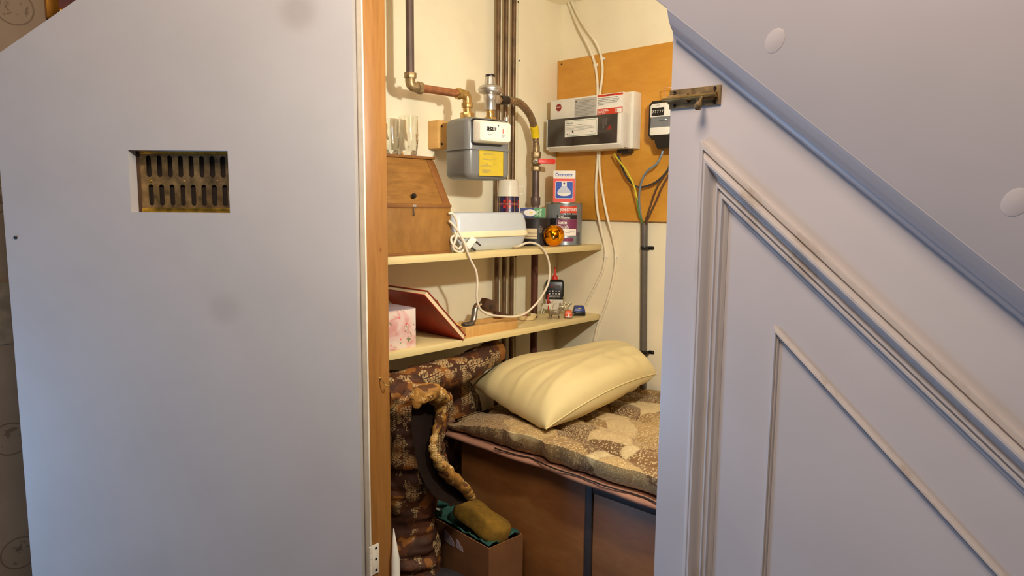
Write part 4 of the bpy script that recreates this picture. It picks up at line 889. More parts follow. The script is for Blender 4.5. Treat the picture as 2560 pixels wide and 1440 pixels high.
# tumblers on the box
ZT = ZU+H_+0.0072; GG = 'clear glass tumblers on the writing box'
def tumbler(name, label, px, dia, h, x, y=None):
    p = at(px, 394, x=x); yy = p.y if y is None else y
    T = Thing(name, label, 'glass', UPR((x, yy, ZT+0.0004)), GG)
    R = dia/2; n_ = 40
    out = []
    for k in range(22):
        t = k/21; z = h*t; r = R*(0.74+0.26*min(1, (t/0.30))**0.7) if t < 0.3 else R
        out.append((r, z))
    rings = []
    for r, z in out: rings.append([((r+(0.0011*sin(9*2*pi*i/n_+z*240)*sin(z*190) if 0.15*h < z < 0.55*h else 0))*cos(2*pi*i/n_), (r+(0.0011*sin(9*2*pi*i/n_+z*240)*sin(z*190) if 0.15*h < z < 0.55*h else 0))*sin(2*pi*i/n_), z) for i in range(n_)])
    for r, z in out[::-1]:
        if z < 0.012: continue
        rings.append([((r-0.0019)*cos(2*pi*i/n_), (r-0.0019)*sin(2*pi*i/n_), z) for i in range(n_)])
    T.part('bowl', MB().loft(rings), M_glass, smooth=70)
    return yy
ya = tumbler('glass_tumbler', 'taller clear glass tumbler standing right on the writing box', 1022, 0.0535, 0.112, -0.237)
tumbler('glass_tumbler', 'shorter clear glass tumbler half hidden behind the pine post', 975, 0.052, 0.098, -0.240, ya-0.063)

# pale grey-blue lidded appliance
cy0 = by1+0.012; cy1 = at(1287, 582, x=-0.19).y; cx0, cx1 = -0.285, -0.112
T = Thing('electric_appliance', 'pale grey blue plastic lidded appliance with a cream band on the upper shelf', 'appliance', GW((cx0, cy0, ZU)))
w_, d_ = cy1-cy0, cx1-cx0
def lv(levels, r): return MB().loft([[(x, y, z) for x, z in rrect(i, w_-i, i*0.8, d_-i*0.8, r)] for y, i in levels])
zb0 = 0.040; zb1 = 0.058; zt_ = 0.1125
T.part('base', lv([(0.0, 0.026), (0.003, 0.021), (0.018, 0.013), (zb0, 0.007)], 0.034), M_paleblue, smooth=40)
T.part('band', lv([(zb0, 0.002), (zb0+0.002, 0.0), (zb1-0.003, 0.0008), (zb1, 0.003)], 0.04), M_creampl, smooth=40)
T.part('lid', lv([(zb1, 0.005), (zb1+0.030, 0.009), (zt_-0.009, 0.0135), (zt_-0.003, 0.017), (zt_, 0.024)], 0.032), M_paleblue, smooth=40)
# its flex with plug
XC = -0.085
pts = [(1279, 613, -0.17), (1283, 616, -0.13), (1297, 615.5, -0.098), (1313, 608.5, -0.092), (1327, 606.5, -0.088), (1343, 611, -0.084), (1356, 621, -0.0835), (1365, 634, -0.083), (1371.5, 652, -0.083), (1374.5, 678, -0.083), (1371, 707, -0.083), (1357, 737, -0.083), (1338, 762, -0.082), (1317, 781, -0.08), (1299, 789, -0.08), (1276, 792, -0.08), (1246, 790, -0.08), (1221, 786, -0.08), (1204, 776, -0.082), (1195, 761, -0.083), (1192, 737, -0.083), (1193.5, 708, -0.083), (1190, 678, -0.083), (1178, 653, -0.083), (1168, 628, -0.083), (1161, 607, -0.085), (1155, 595, -0.092), (1147, 581, -0.098), (1139, 570, -0.10), (1130, 559, -0.104), (1122, 552, -0.108)]
T = Thing('power_flex', 'cream mains flex looping down over the shelf edge with a white three pin plug', 'cable', UPR(at(1166, 628, x=-0.1)))
T.part('flex', MB().tube(catmull([at(px, py, x=x) for px, py, x in pts], 6), 0.0034, 12), M_flexgrey, w=True)
cpts = [(1121, 534, -0.110), (1130, 533, -0.106), (1137, 542, -0.103), (1142.5, 556, -0.102), (1144, 570, -0.102), (1142.5, 587, -0.102), (1136.5, 606, -0.102), (1132.5, 617, -0.104), (1138, 626, -0.104), (1150, 630, -0.1), (1158, 626, -0.096), (1161, 617, -0.095), (1157, 605, -0.102), (1148, 596, -0.108), (1136, 590, -0.110), (1128, 596, -0.110), (1130, 608, -0.106), (1138, 616, -0.102), (1146, 622, -0.1), (1151, 618, -0.1), (1158, 612, -0.104)]
T.part('coil', MB().tube(catmull([at(px, py, x=x) for px, py, x in cpts], 6), 0.0034, 12), M_flexgrey, w=True)
PC = at(1178, 607, x=-0.096); q_ = (at(1190, 603, x=-0.096)-PC); ex = RT.copy()
e1 = (RT*0.62+UP*0.78).normalized(); e2 = (RT*0.78-UP*0.62).normalized(); e3 = e1.cross(e2)      # along the plug body / pin direction
PM = frame(PC, e1, e2, e3)
pl_ = T.part('plug', MB().loft([[(x, y, z) for x, z in rrect(-0.020*(1-k_)+0.0*k_, 0.017, -0.012+0.003*k_, 0.012-0.003*k_, 0.005)] for y, k_ in ((-0.010, 0.35), (-0.004, 0.05), (0.006, 0.0), (0.009, 0.1))], PM), M_whitepl, w=True, bevel=0.0006)
for x, z in ((0.011, 0.0), (-0.010, 0.006), (-0.010, -0.006)): T.part('pin', MB().box(x-0.003, x+0.003, 0.008, 0.0265 if x > 0 else 0.024, z-0.002, z+0.002, PM), M_darkmetal, pl_, w=True, bevel=0.0005)

# tartan flask
fx, fy = -0.247, at(1270, 613, x=-0.247).y
T = Thing('vacuum_flask', 'tartan vacuum flask with cream cup lid behind the pale appliance', 'flask', UPR((fx, fy, ZU)))
ztop = at(1270, 449, x=fx, y=None).z-ZU; zc_ = at(1270, 491, x=fx).z-ZU; R = 0.0355
T.part('body', MB().lathe([(R-0.003, 0), (R, 0.003), (R, zc_-0.002), (R-0.002, zc_+0.002), (0, zc_+0.002)]), M_tartan, smooth=40)
T.part('cup_lid', MB().lathe([(R+0.0015, zc_), (R+0.0012, zc_+0.003), (R-0.003, ztop-0.006), (R-0.005, ztop-0.002), (R-0.009, ztop), (0, ztop)]), M_offwhite, smooth=40)
a = radians(42); HM = frame((0, 0, 0), (cos(a), sin(a), 0), (0, 0, 1), (sin(a), -cos(a), 0))
T.part('handle', MB().tube([(R-0.002, zc_+0.0335, 0), (R+0.016, zc_+0.0335, 0), (R+0.017, zc_+0.031, 0), (R+0.017, zc_+0.011, 0), (R+0.015, zc_+0.008, 0), (R-0.001, zc_+0.008, 0)], 0.0019, 8, HM), M_offwhite)

# black tin with worn label, small bulb carton on it
dx, dy = -0.205, at(1338, 612, x=-0.205).y; R = 0.0505; hd = at(1338, 545, x=dx).z-ZU
T = Thing('paint_tin', 'small black tin with a worn cream label under the light bulb carton', 'tin', UPR((dx, dy, ZU), FACE(dx, dy)))
T.part('can', MB().lathe([(R-0.002, 0), (R, 0.002), (R, hd-0.006), (R+0.001, hd-0.005), (R+0.001, hd-0.001), (R-0.004, hd), (R-0.006, hd-0.004), (0, hd-0.004)]), M_darktin, smooth=40)
T.part('lid', MB().lathe([(R-0.007, hd-0.006), (R-0.0075, hd-0.001), (R-0.012, hd-0.003), (0, hd-0.003)]), M_darkmetal, smooth=40)
lb = T.part('worn_label', MB().patch(R, -58, 6, 0.024, 0.058), M_wornlab)
m = MB()
for zz_ in (0.031, 0.0425): m.patch(R+0.0006, -57, 5, zz_, zz_+0.0010)
T.part('ruled_lines', m, M_ink, lb, smooth=0)
wf = lambda R_, a0: (lambda u, v, w: ((R_+w)*cos(radians(a0)+u/R_), (R_+w)*sin(radians(a0)+u/R_), v))
m = MB()
for k in range(7): 
    hw = 0.0075*sqrt(max(0, 1-((k-3)/3.6)**2)); m.patch(R+0.0004, 19-hw*900/R*0.06, 19+hw*900/R*0.06, 0.044+k*0.0036, 0.0456+k*0.0036, 0.0004)
T.part('round_notice', m, M_greyink, smooth=0)
m = MB()
for k in range(3): m.patch(R+0.0004, -10, 4, 0.006+k*0.0035, 0.0075+k*0.0035, 0.0004)
T.part('fine_print', m, M_greyink, smooth=0)
fb0, fb1 = at(1310, 543, x=dx+0.02), at(1378, 541, x=dx+0.02)
T = Thing('bulb_carton', 'small blue and green light bulb carton lying on the black tin', 'carton', BW((dx-0.012, dy-0.006, ZU+hd+0.001), 44))
w2, h2 = 0.0455, 0.0335
T.part('box', MB().box(-w2, w2, 0, h2, -0.017, 0.017), M_paper, bevel=0.0006)
T.part('blue_panel', MB().box(-w2+0.005, 0.006, 0.0006, h2-0.0006, 0.0168, 0.0175), M_navy, smooth=0)
gp = T.part('green_panel', MB().box(0.006, w2-0.0005, 0.0006, h2-0.0006, 0.0168, 0.0175), M_green, smooth=0)
m = MB(); R90 = Matrix.Rotation(radians(-90), 4, 'Z')
m.text('Flicker', 0.0100, Matrix.Translation((0.0285, h2/2, 0.0176)) @ R90, 'CENTER', 0.02); m.text('Bulb', 0.0100, Matrix.Translation((0.0185, h2/2-0.001, 0.0176)) @ R90, 'CENTER', 0.02)
T.part('lettering', m, mat('pale_green_ink', (206, 232, 196), 0.5), gp, smooth=0)
m = MB(); ob = [(-0.006+0.0215*cos(2*pi*k/40)*(1.0 if cos(2*pi*k/40) < 0 else 1.0), h2/2+0.0118*sin(2*pi*k/40)*(1-0.42*max(0, cos(2*pi*k/40))**2)) for k in range(40)]
m.prism(ob, 0.0172, 0.0180)
bp = T.part('bulb_picture', m, M_paper, smooth=0)
m = MB(); m.box(-0.038, -0.026, h2/2-0.0048, h2/2+0.0048, 0.0172, 0.0179); T.part('cap_picture', m, M_greyink, bp, smooth=0)
m = MB().prism([(-0.006, h2/2-0.001), (0.004, h2/2-0.003), (-0.001, h2/2+0.0), (0.005, h2/2+0.003), (-0.006, h2/2+0.002), (-0.010, h2/2)], 0.0180, 0.0183); T.part('flame_picture', m, M_yellow, bp, smooth=0)

# big paint tin
tx, ty = -0.176, at(1409, 612, x=-0.176).y; R = 0.0625; ht = at(1409, 506, x=tx).z-ZU
T = Thing('paint_tin', 'large grey paint tin with orange and plum label carrying a red carton', 'tin', UPR((tx, ty, ZU), FACE(tx, ty)))
T.part('can', MB().lathe([(R-0.002, 0), (R, 0.002), (R-0.0006, 0.004), (R-0.0006, ht-0.005), (R-0.003, ht-0.003), (0, ht-0.003)]), M_tin, smooth=40)
T.part('lid', MB().lathe([(R+0.0003, ht-0.006), (R+0.0012, ht-0.003), (R, ht), (R-0.004, ht), (R-0.006, ht-0.004), (R-0.012, ht-0.004), (R-0.013, ht-0.001), (0, ht-0.001)]), M_tinrim, smooth=40)
R = R-0.0006; A0 = 15
m = MB(); zt1, zt0 = ht-0.012, ht-0.037
vs = []; nA = 20
for i in range(nA+1):
    a = radians(A0-27+54*i/nA); e = abs(i/nA-0.5)*2; hh_ = 0.0035*e*e
    for rr in (R, R+0.0009):
        vs += [(rr*cos(a), rr*sin(a), zt0-hh_*0.6+0.002), (rr*cos(a), rr*sin(a), zt1+hh_-0.002)]
m.add(vs, [f for i in range(nA) for f in ((4*i+2, 4*i+6, 4*i+7, 4*i+3), (4*i, 4*i+2, 4*i+6, 4*i+4), (4*i+1, 4*i+5, 4*i+7, 4*i+3))])
lb = T.part('brand_banner', m, M_redink, smooth=0)
T.part('lettering', MB().text("JOHNSTONE'S", 0.0142, None, 'CENTER', 0.03, 0.66, lambda u, v, w: wf(R+0.0012, A0)(u, v+(zt0+zt1)/2, w)), M_whitepl, lb, smooth=0)
m = MB().patch(R+0.0008, A0-10, A0+10, zt0-0.004, zt0+0.0015); tr = T.part('trade_tab', m, M_ink, smooth=0)
T.part('lettering', MB().text('TRADE', 0.0050, None, 'CENTER', 0.03, 1.0, lambda u, v, w: wf(R+0.0016, A0)(u, v+zt0-0.0012, w)), M_whitepl, tr, smooth=0)
pb = T.part('black_strip', MB().patch(R, A0-38, A0+29, ht-0.056, ht-0.042, 0.0007), M_ink, smooth=0)
m = MB()
for k, t_ in enumerate(('TRADE', 'PROFESSIONAL')): m.text(t_, 0.0066, None, 'LEFT', 0.02, 0.95, lambda u, v, w, k=k: wf(R+0.0009, A0-35)(u, v+ht-0.0460-k*0.0062, w), shear=0.2)
T.part('lettering', m, M_whitepl, pb, smooth=0)
T.part('dark_back_label', MB().patch(R, A0-64, A0-39, 0.046, 0.092, 0.0006), M_ink, smooth=0)
pu = T.part('plum_label', MB().patch(R, A0-37, A0+29, 0.034, ht-0.0575, 0.0007), M_purple, smooth=0)
m = MB()
for k, t_ in enumerate(('Satin', 'Finish')): m.text(t_, 0.0170, None, 'LEFT', 0.015, 0.95, lambda u, v, w, k=k: wf(R+0.0009, A0-34)(u, v+ht-0.0680-k*0.0152, w))
T.part('lettering', m, M_whitepl, pu, smooth=0)
m = MB().patch(R, A0-36, A0+26, 0.033, 0.0555, 0.0012); wl_ = T.part('white_sticker', m, M_paper, smooth=0)
m = MB(); m.patch(R+0.0012, A0-10, A0+4, 0.0425, 0.0435); m.patch(R+0.0012, A0+2, A0+18, 0.046, 0.047); T.part('pencil_marks', m, M_greyink, wl_, smooth=0)
m = MB().patch(R, A0-36, A0+16, 0.014, 0.026, 0.0007); T.part('lower_strip', m, M_purple, smooth=0)
m = MB().patch(R, A0+30, A0+46, 0.004, 0.044, 0.0007); T.part('side_panel', m, mat('dark_grey_print', (84, 84, 82), 0.5), smooth=0)
# red carton on the tin
T = Thing('bulb_carton', 'red white and blue upright bulb carton standing on the grey paint tin', 'carton', BW((tx+0.0, ty+0.0, ZU+ht+0.0002), 36))
w2 = 0.0375; hc = 0.1065; dz_ = 0.034
T.part('box', MB().box(-w2, w2, 0, hc, -dz_, dz_), M_paper, bevel=0.0006)
rp = T.part('red_panel', MB().box(-w2+0.0003, w2-0.0003, 0.0004, 0.080, dz_-0.0003, dz_+0.0005), M_coral, smooth=0)
T.part('lettering', MB().text('Crompton', 0.0158, Matrix.Translation((0, 0.0925, dz_+0.0002)), 'CENTER', 0.022, 0.90), M_blue, smooth=0)
T.part('white_frame', MB().prism(rrect(-0.0305, 0.0305, 0.0125, 0.0715, 0.006), dz_+0.0004, dz_+0.0008), M_paper, rp, smooth=0)
T.part('blue_panel', MB().prism(rrect(-0.029, 0.029, 0.014, 0.070, 0.005), dz_+0.0007, dz_+0.0011), M_blue, rp, smooth=0)
m = MB(); zz_ = dz_+0.0011
prof2 = [(0.0085, 0.070), (0.0085, 0.056), (0.011, 0.050), (0.019, 0.042), (0.0225, 0.036), (0.0232, 0.031)]
T.part('lamp_shoulder', MB().prism([(x, y) for x, y in prof2]+[(-x, y) for x, y in prof2[::-1]], zz_, zz_+0.0003), M_greybox, rp, smooth=0)
prof3 = [(0.0232, 0.0312), (0.022, 0.028), (0.018, 0.0245), (0.010, 0.0220), (0.0, 0.0212)]
T.part('lamp_face', MB().prism([(x, y) for x, y in prof3]+[(-x, y) for x, y in prof3[-2::-1]], zz_, zz_+0.0003), M_paper, rp, smooth=0); T.part('lamp_cap', MB().box(-0.0088, 0.0088, 0.055, 0.0705, zz_, zz_+0.0004), M_paper, rp, smooth=0)
m = MB().lathe([(0.0035, 0), (0.0035, 0.0002), (0, 0.0002)], Matrix.Translation((0, 0.0635, zz_+0.0005)), 18); T.part('emblem', m, M_navy, rp, smooth=0)
# amber glass ball
bxp = -0.128; p = at(1384, 590, x=bxp); R = 0.0360
T = Thing('glass_bauble', 'shiny amber glass ball resting on the shelf in front of the tins', 'bauble', UPR((bxp, p.y, ZU)))
T.part('ball', MB().ball((0, 0, R), R, n=48), M_bauble, smooth=180)
dirn = Vector((CAM.x-bxp, CAM.y-p.y, -0.35)).normalized(); tM = nutM(Vector((0, 0, R))+dirn*(R-0.0015), dirn)
T.part('cap', MB().lathe([(0.0042, 0), (0.0042, 0.0030), (0.0018, 0.0042), (0, 0.0042)], tM, 20), M_brass)

# ================================================================== lower shelf
p = at(1040, 870, x=-0.112)
T = Thing('floral_box', 'pink floral card box at the left end of the lower shelf', 'box', GW((-0.225, 0.085, ZL)))
w_, h_, d_ = p.y-0.085, at(1040, 769, x=-0.112).z-ZL, 0.113
T.part('box', MB().box(0, w_, 0, h_-0.002, 0, d_), M_floral, bevel=0.0008)
T.part('lid', MB().box(0, w_, h_-0.002, h_, 0, d_), M_lilac, smooth=0)
# leaning red book
A_ = at(1163, 867, x=-0.086); A_ = Vector((-0.086, A_.y-0.004, ZL+0.0005)); B_ = at(1062, 736, x=-0.086)
up_ = Vector((0, B_.y-A_.y, B_.z-A_.z)); hb_ = up_.length; up_.normalize()
BM = frame(A_, (-1, 0, 0), up_, Vector((-1, 0, 0)).cross(up_))          # x: into the shelf, y: up the book, z: facing side
bt_ = 0.0118; bd_ = 0.204
T = Thing('red_book', 'large red clothbound book leaning over the lower shelf edge', 'book', BM)
T.part('front_cover', MB().box(0, bd_, 0, hb_, -0.0026, 0), M_bookred, bevel=0.0007)
T.part('back_cover', MB().box(0, bd_, 0, hb_, bt_, bt_+0.0026), M_bookred, bevel=0.0007)
T.part('spine', MB().box(bd_-0.001, bd_+0.003, 0, hb_, -0.0026, bt_+0.0026), M_bookred, bevel=0.001)
T.part('pages', MB().box(0.0035, bd_-0.002, 0.0035, hb_-0.0035, 0.0, bt_), M_pages, smooth=0)
# curled manila card behind the book
P0 = [at(px, py, x=x) for px, py, x in ((1096, 748, -0.15), (1112, 775, -0.145), (1128, 793, -0.14), (1144, 806, -0.135), (1160, 814, -0.13))]
m = MB(); cp = catmull(P0, 5); vs = []; 
for q in cp:
    vs += [q+Vector((0.012, -0.012, -0.004)), q+Vector((-0.055, 0.004, 0.010)), q+Vector((-0.055, 0.004, 0.0115)), q+Vector((0.012, -0.012, -0.0025))]
m.add(vs, [f for i in range(len(cp)-1) for f in ((4*i, 4*i+1, 4*i+5, 4*i+4), (4*i+2, 4*i+3, 4*i+7, 4*i+6), (4*i+1, 4*i+2, 4*i+6, 4*i+5), (4*i+3, 4*i, 4*i+4, 4*i+7))]+[(0, 3, 2, 1)])
solo('manila_card', m, M_manila, 'curled tan card wedged between the red book and the wooden plane', 'card', smooth=60)
# wooden plane
q0 = at(1150, 850, x=-0.104).y; q1 = at(1299, 824, x=-0.104).y; hpz = at(1299, 802, x=-0.104).z-ZL
T = Thing('wooden_plane', 'tan wooden hand plane with grey metal arm and dark handle on the lower shelf', 'plane', GW((-0.185, q0+0.022, ZL)))
w_ = q1-q0-0.022; d_ = 0.081; hf = 0.031
def rr_end(i): return [(i, i)]+[(w_-0.012+(0.012-i)*sin(pi*k/12)*1.0, i+(0.006 if False else 0)+ (0.0) ) for k in range(0)]+[(w_-i-0.014, i), (w_-i-0.004, i+0.004), (w_-i, i+0.014), (w_-i, d_-i-0.014), (w_-i-0.004, d_-i-0.004), (w_-i-0.014, d_-i), (i, d_-i)]
TOPV = frame((0, 0, 0), (1, 0, 0), (0, 0, 1), (0, -1, 0)) @ Matrix.Scale(-1, 4, (0, 0, 1))
m = MB(); o_ = rr_end(0.0); i_ = rr_end(0.009); N_ = len(o_)
vs = [(x, y, 0) for x, y in o_]+[(x, y, hf) for x, y in o_]+[(x, y, hf) for x, y in i_]+[(x, y, 0.010) for x, y in i_]
fs = [tuple(range(N_))]+[tuple(3*N_+k for k in range(N_))]
for k in range(N_):
    j = (k+1) % N_; fs += [(k, j, N_+j, N_+k), (N_+k, N_+j, 2*N_+j, 2*N_+k), (2*N_+k, 2*N_+j, 3*N_+j, 3*N_+k)]
m.add(vs, fs, TOPV); T.part('stock', m, M_plane, bevel=0.0008)
T.part('inner_block', MB().box(0.080, w_-0.012, 0.0095, 0.026, 0.040, 0.070, TOPV @ Matrix(((1, 0, 0, 0), (0, 0, 1, 0), (0, 1, 0, 0), (0, 0, 0, 1)))), M_plane, bevel=0.001)
W_ = lambda px, py, x: (T.inv @ at(px, py, x=x))
m = MB(); ap = [W_(1158, 812, -0.150), W_(1178, 808, -0.150), W_(1184, 795, -0.152), W_(1187, 775, -0.155), W_(1192, 764, -0.157), W_(1200, 760, -0.158)]
m.tube(catmull(ap, 6), 0.0076, 14, flat=1.3); m.box(ap[0].x-0.008, ap[1].x+0.012, ap[1].y-0.012, ap[1].y-0.004, ap[0].z-0.012, ap[0].z+0.012); T.part('metal_arm', m, M_greymetal, bevel=0.0008)
T.part('pin', MB().cyl(W_(1188, 766, -0.150), W_(1203, 761, -0.150), 0.0034, n=14), M_chrome)
hc_ = [W_(px, py, -0.165) for px, py in ((1201, 766), (1211, 745), (1229, 750), (1233, 768), (1230, 782), (1206, 775))]
m = MB(); fN = frame((0, 0, 0), (1, 0, 0), (0, 1, 0), (0, 0, 1)); m.prism([(p_.x, p_.y) for p_ in hc_], hc_[0].z-0.012, hc_[0].z+0.012)
hd_ = T.part('handle_block', m, M_dkwood, bevel=0.002)
ho = W_(1227, 768, -0.153); T.part('hole', MB().lathe([(0.0075, 0), (0.0075, 0.001), (0, 0.001)], Matrix.Translation((ho.x, ho.y, hc_[0].z+0.0115)), 20), M_darkhole, hd_)
m = MB().prism([(W_(1232, 776, -0.17).x, W_(1232, 776, -0.17).y), (W_(1275, 787, -0.17).x, W_(1275, 787, -0.17).y), (W_(1275, 793, -0.17).x, W_(1275, 793, -0.17).y), (W_(1232, 789, -0.17).x, W_(1232, 789, -0.17).y)], 0.015, 0.028); T.part('wedge', m, M_dkwood, bevel=0.001)
# little dish with bits in it
bxp, byp = -0.198, at(1316, 797, x=-0.198).y
T = Thing('small_dish', 'small cream glazed dish on the lower shelf beside the wooden plane', 'dish', UPR((bxp, byp, ZL)))
T.part('dish', MB().lathe([(0.020, 0), (0.028, 0.0015), (0.030, 0.006), (0.0355, 0.015), (0.0365, 0.017), (0.0345, 0.017), (0.028, 0.007), (0.016, 0.004), (0, 0.004)], n=36), M_glaze, smooth=40)
for k, (ddx, ddy, r, sc, lab, mm_) in enumerate(((0.006, -0.013, 0.0095, (1.4, 1, 0.9), 'brown ridged shell in the small cream dish nearest the wooden plane', M_shell), (-0.006, 0.012, 0.0095, (1.2, 1.1, 0.9), 'dull green lump at the back of the small cream dish', M_greenbit))):
    m = MB().ball((0, 0, r*sc[2]), r, sc, 20)
    for q in m.v: q += q*0.10*noise.noise(q*260)
    o = solo('shell' if k == 0 else 'pebble', m, mm_, lab, 'shell' if k == 0 else 'pebble'); o.location = (bxp+ddx, byp+ddy, ZL+0.0062+k*0.0005)
# oil bottle
ox, oy = -0.245, at(1386, 765, x=-0.245).y
zt_ = at(1386, 699, x=ox).z-ZL; zl_ = at(1386, 747, x=ox).z-ZL; zn_ = at(1381, 668, x=ox).z-ZL
T = Thing('oil_bottle', 'black labelled oil bottle with a red spout at the back of the lower shelf', 'bottle', BW((ox, oy, ZL), 40))
w2 = 0.0325
T.part('bottle', MB().loft([[(x, y, z) for x, z in rrect(-w2+i, w2-i, -0.016+i, 0.016-i, 0.007)] for y, i in ((0, 0.002), (0.003, 0.0), (zt_-0.010, 0.0), (zt_-0.003, 0.003), (zt_, 0.009))]), M_offwhite, smooth=40)
lb = T.part('black_label', MB().loft([[(x, y, z) for x, z in rrect(-w2-0.0006+i, w2+0.0006-i, -0.0166+i, 0.0166-i, 0.0075)] for y, i in ((zl_, 0), (zt_-0.010, 0.0), (zt_-0.003, 0.003), (zt_+0.0004, 0.009))]), M_black, smooth=40)
T.part('spout', MB().lathe([(0.0105, zt_), (0.0105, zt_+0.010), (0.0075, zt_+0.014), (0.0042, zt_+0.020), (0.0018, zn_), (0, zn_)], frame((0, 0, 0), (1, 0, 0), (0, 0, -1), (0, 1, 0)), 20), M_red, smooth=40)
m = MB(); zz_ = 0.0168; m.prism([(-0.0105+0.0042*cos(k*pi/8), zl_+0.047+0.0042*sin(k*pi/8)) for k in range(16)], zz_, zz_+0.0003); T.part('red_dot', m, M_darkred, lb, smooth=0)
m = MB(); m.box(-0.004, 0.0185, zl_+0.0435, zl_+0.0505, zz_, zz_+0.0003); T.part('grey_bar', m, mat('label_grey', (92, 84, 84), 0.5), lb, smooth=0)
m = MB()
for r_ in range(2):
    for c_ in range(4):
        x = -0.0185+c_*0.0118; y = zl_+0.030-r_*0.0095
        if (r_+c_) % 3 == 0: m.prism(rrect(x-0.0035, x+0.0035, y-0.0014, y+0.0014, 0.001), zz_, zz_+0.0003)
        elif (r_+c_) % 3 == 1: m.prism([(x+0.003*cos(k*pi/6), y+0.003*sin(k*pi/6)) for k in range(12)], zz_, zz_+0.0003)
        else: m.prism([(x-0.0035, y-0.002), (x+0.003, y-0.0005), (x+0.0035, y+0.002), (x-0.001, y+0.0005)], zz_, zz_+0.0003)
m.bars(3, -0.026, 0.026, zl_+0.0125, 0.0042, 0.0014, Matrix.Translation((0, 0, zz_))); T.part('symbols', m, M_whitepl, lb, smooth=0)
# toy figures
def skin(name, m_, pts, edges, radii, parent=None, root=0, sub=2):
    me = bpy.data.meshes.new(name); me.from_pydata([tuple(p) for p in pts], edges, []); me.materials.append(m_)
    o = bpy.data.objects.new(name, me); COL.objects.link(o)
    if parent is not None: o.parent = parent
    md = o.modifiers.new('skin', 'SKIN'); md.use_smooth_shade = True
    lay = me.skin_vertices[0].data if me.skin_vertices else None
    if lay is None:
        bm = bmesh.new(); bm.from_mesh(me); bm.verts.layers.skin.new(); bm.to_mesh(me); bm.free(); lay = me.skin_vertices[0].data
    for i, r in enumerate(radii): lay[i].radius = (r, r) if not isinstance(r, tuple) else r; lay[i].use_root = (i == root)
    s_ = o.modifiers.new('sub', 'SUBSURF'); s_.levels = s_.render_levels = sub
    return o
def toy_horse(name, label, x, y, yaw, L, mh_, rider, group):
    """x along the body"""
    T = Thing(name, label, 'toy', UPR((x, y, ZL), yaw), group); k = L
    pts = [(-.34, 0, .62), (-.1, 0, .60), (.22, 0, .62), (.36, 0, .80), (.46, 0, 1.0), (.66, 0, .90),          # rump, back, chest, neck, poll, muzzle
           (-.36, .11, .52), (-.30, .12, .34), (-.38, .12, .18), (-.36, .12, .03), (-.36, -.11, .52), (-.42, -.12, .34), (-.50, -.12, .18), (-.46, -.12, .03),
           (.24, .10, .46), (.28, .11, .24), (.28, .11, .03), (.24, -.10, .46), (.40, -.11, .34), (.38, -.11, .16), (-.46, 0, .58), (-.56, 0, .30), (.42, .05, 1.09), (.42, -.05, 1.09)]
    ed = [(0, 1), (1, 2), (2, 3), (3, 4), (4, 5), (0, 6), (6, 7), (7, 8), (8, 9), (0, 10), (10, 11), (11, 12), (12, 13), (2, 14), (14, 15), (15, 16), (2, 17), (17, 18), (18, 19), (0, 20), (20, 21), (4, 22), (4, 23)]
    rad = [.16, .17, .16, .10, .085, .055, .09, .055, .035, .045, .09, .055, .035, .045, .07, .045, .045, .07, .045, .04, .04, .03, .025, .025]
    skin('horse', mh_, [Vector(p)*k for p in pts], ed, [r*k*1.2 for r in rad], T.o, 1)
    if rider:
        rp_ = [(-.02, 0, .78), (-.03, 0, 1.0), (-.03, 0, 1.16), (-.02, 0, 1.26), (-.02, 0, 1.36), (-.03, .14, 1.10), (.08, .20, .94), (.22, .10, .92), (-.03, -.14, 1.10), (.08, -.20, .94), (.22, -.10, .92), (.08, .17, .66), (.06, .19, .44), (.14, .19, .40), (.08, -.17, .66), (.06, -.19, .44), (.14, -.19, .40)]
        re = [(0, 1), (1, 2), (2, 3), (3, 4), (2, 5), (5, 6), (6, 7), (2, 8), (8, 9), (9, 10), (0, 11), (11, 12), (12, 13), (0, 14), (14, 15), (15, 16)]
        rr_ = [.10, .10, .085, .055, .09, .05, .04, .03, .05, .04, .03, .06, .045, .03, .06, .045, .03]
        skin('rider', rider, [Vector(p)*k for p in rp_], re, [r*k for r in rr_], T.o, 0)
        m = MB().lathe([(.10*k, 0), (.095*k, .10*k), (.05*k, .16*k), (0, .17*k)], Matrix.Translation(Vector((-.02, 0, 1.36))*k), 16); T.part('helmet', m, rider)
    return T
GT = 'toy figures on the lower shelf'
hx = -0.215; hy = at(1370, 786, x=hx).y
toy_horse('toy_rider', 'white toy horse carrying a rider in a red coat in front of the oil bottle', hx, hy, 25, 0.047, M_toywhite, M_toyred, GT)
hx = -0.165; hy = at(1410, 783, x=hx).y
toy_horse('toy_rider', 'silver toy knight on horseback just behind the orange toy car', hx, hy, 55, 0.044, M_toysilver, M_toysilver, GT)
hx = -0.130; hy = at(1388, 802, x=hx).y
T = toy_horse('toy_horse', 'grey brown toy animal figure standing foremost on the lower shelf', hx, hy, 30, 0.040, M_toygrey, None, GT)
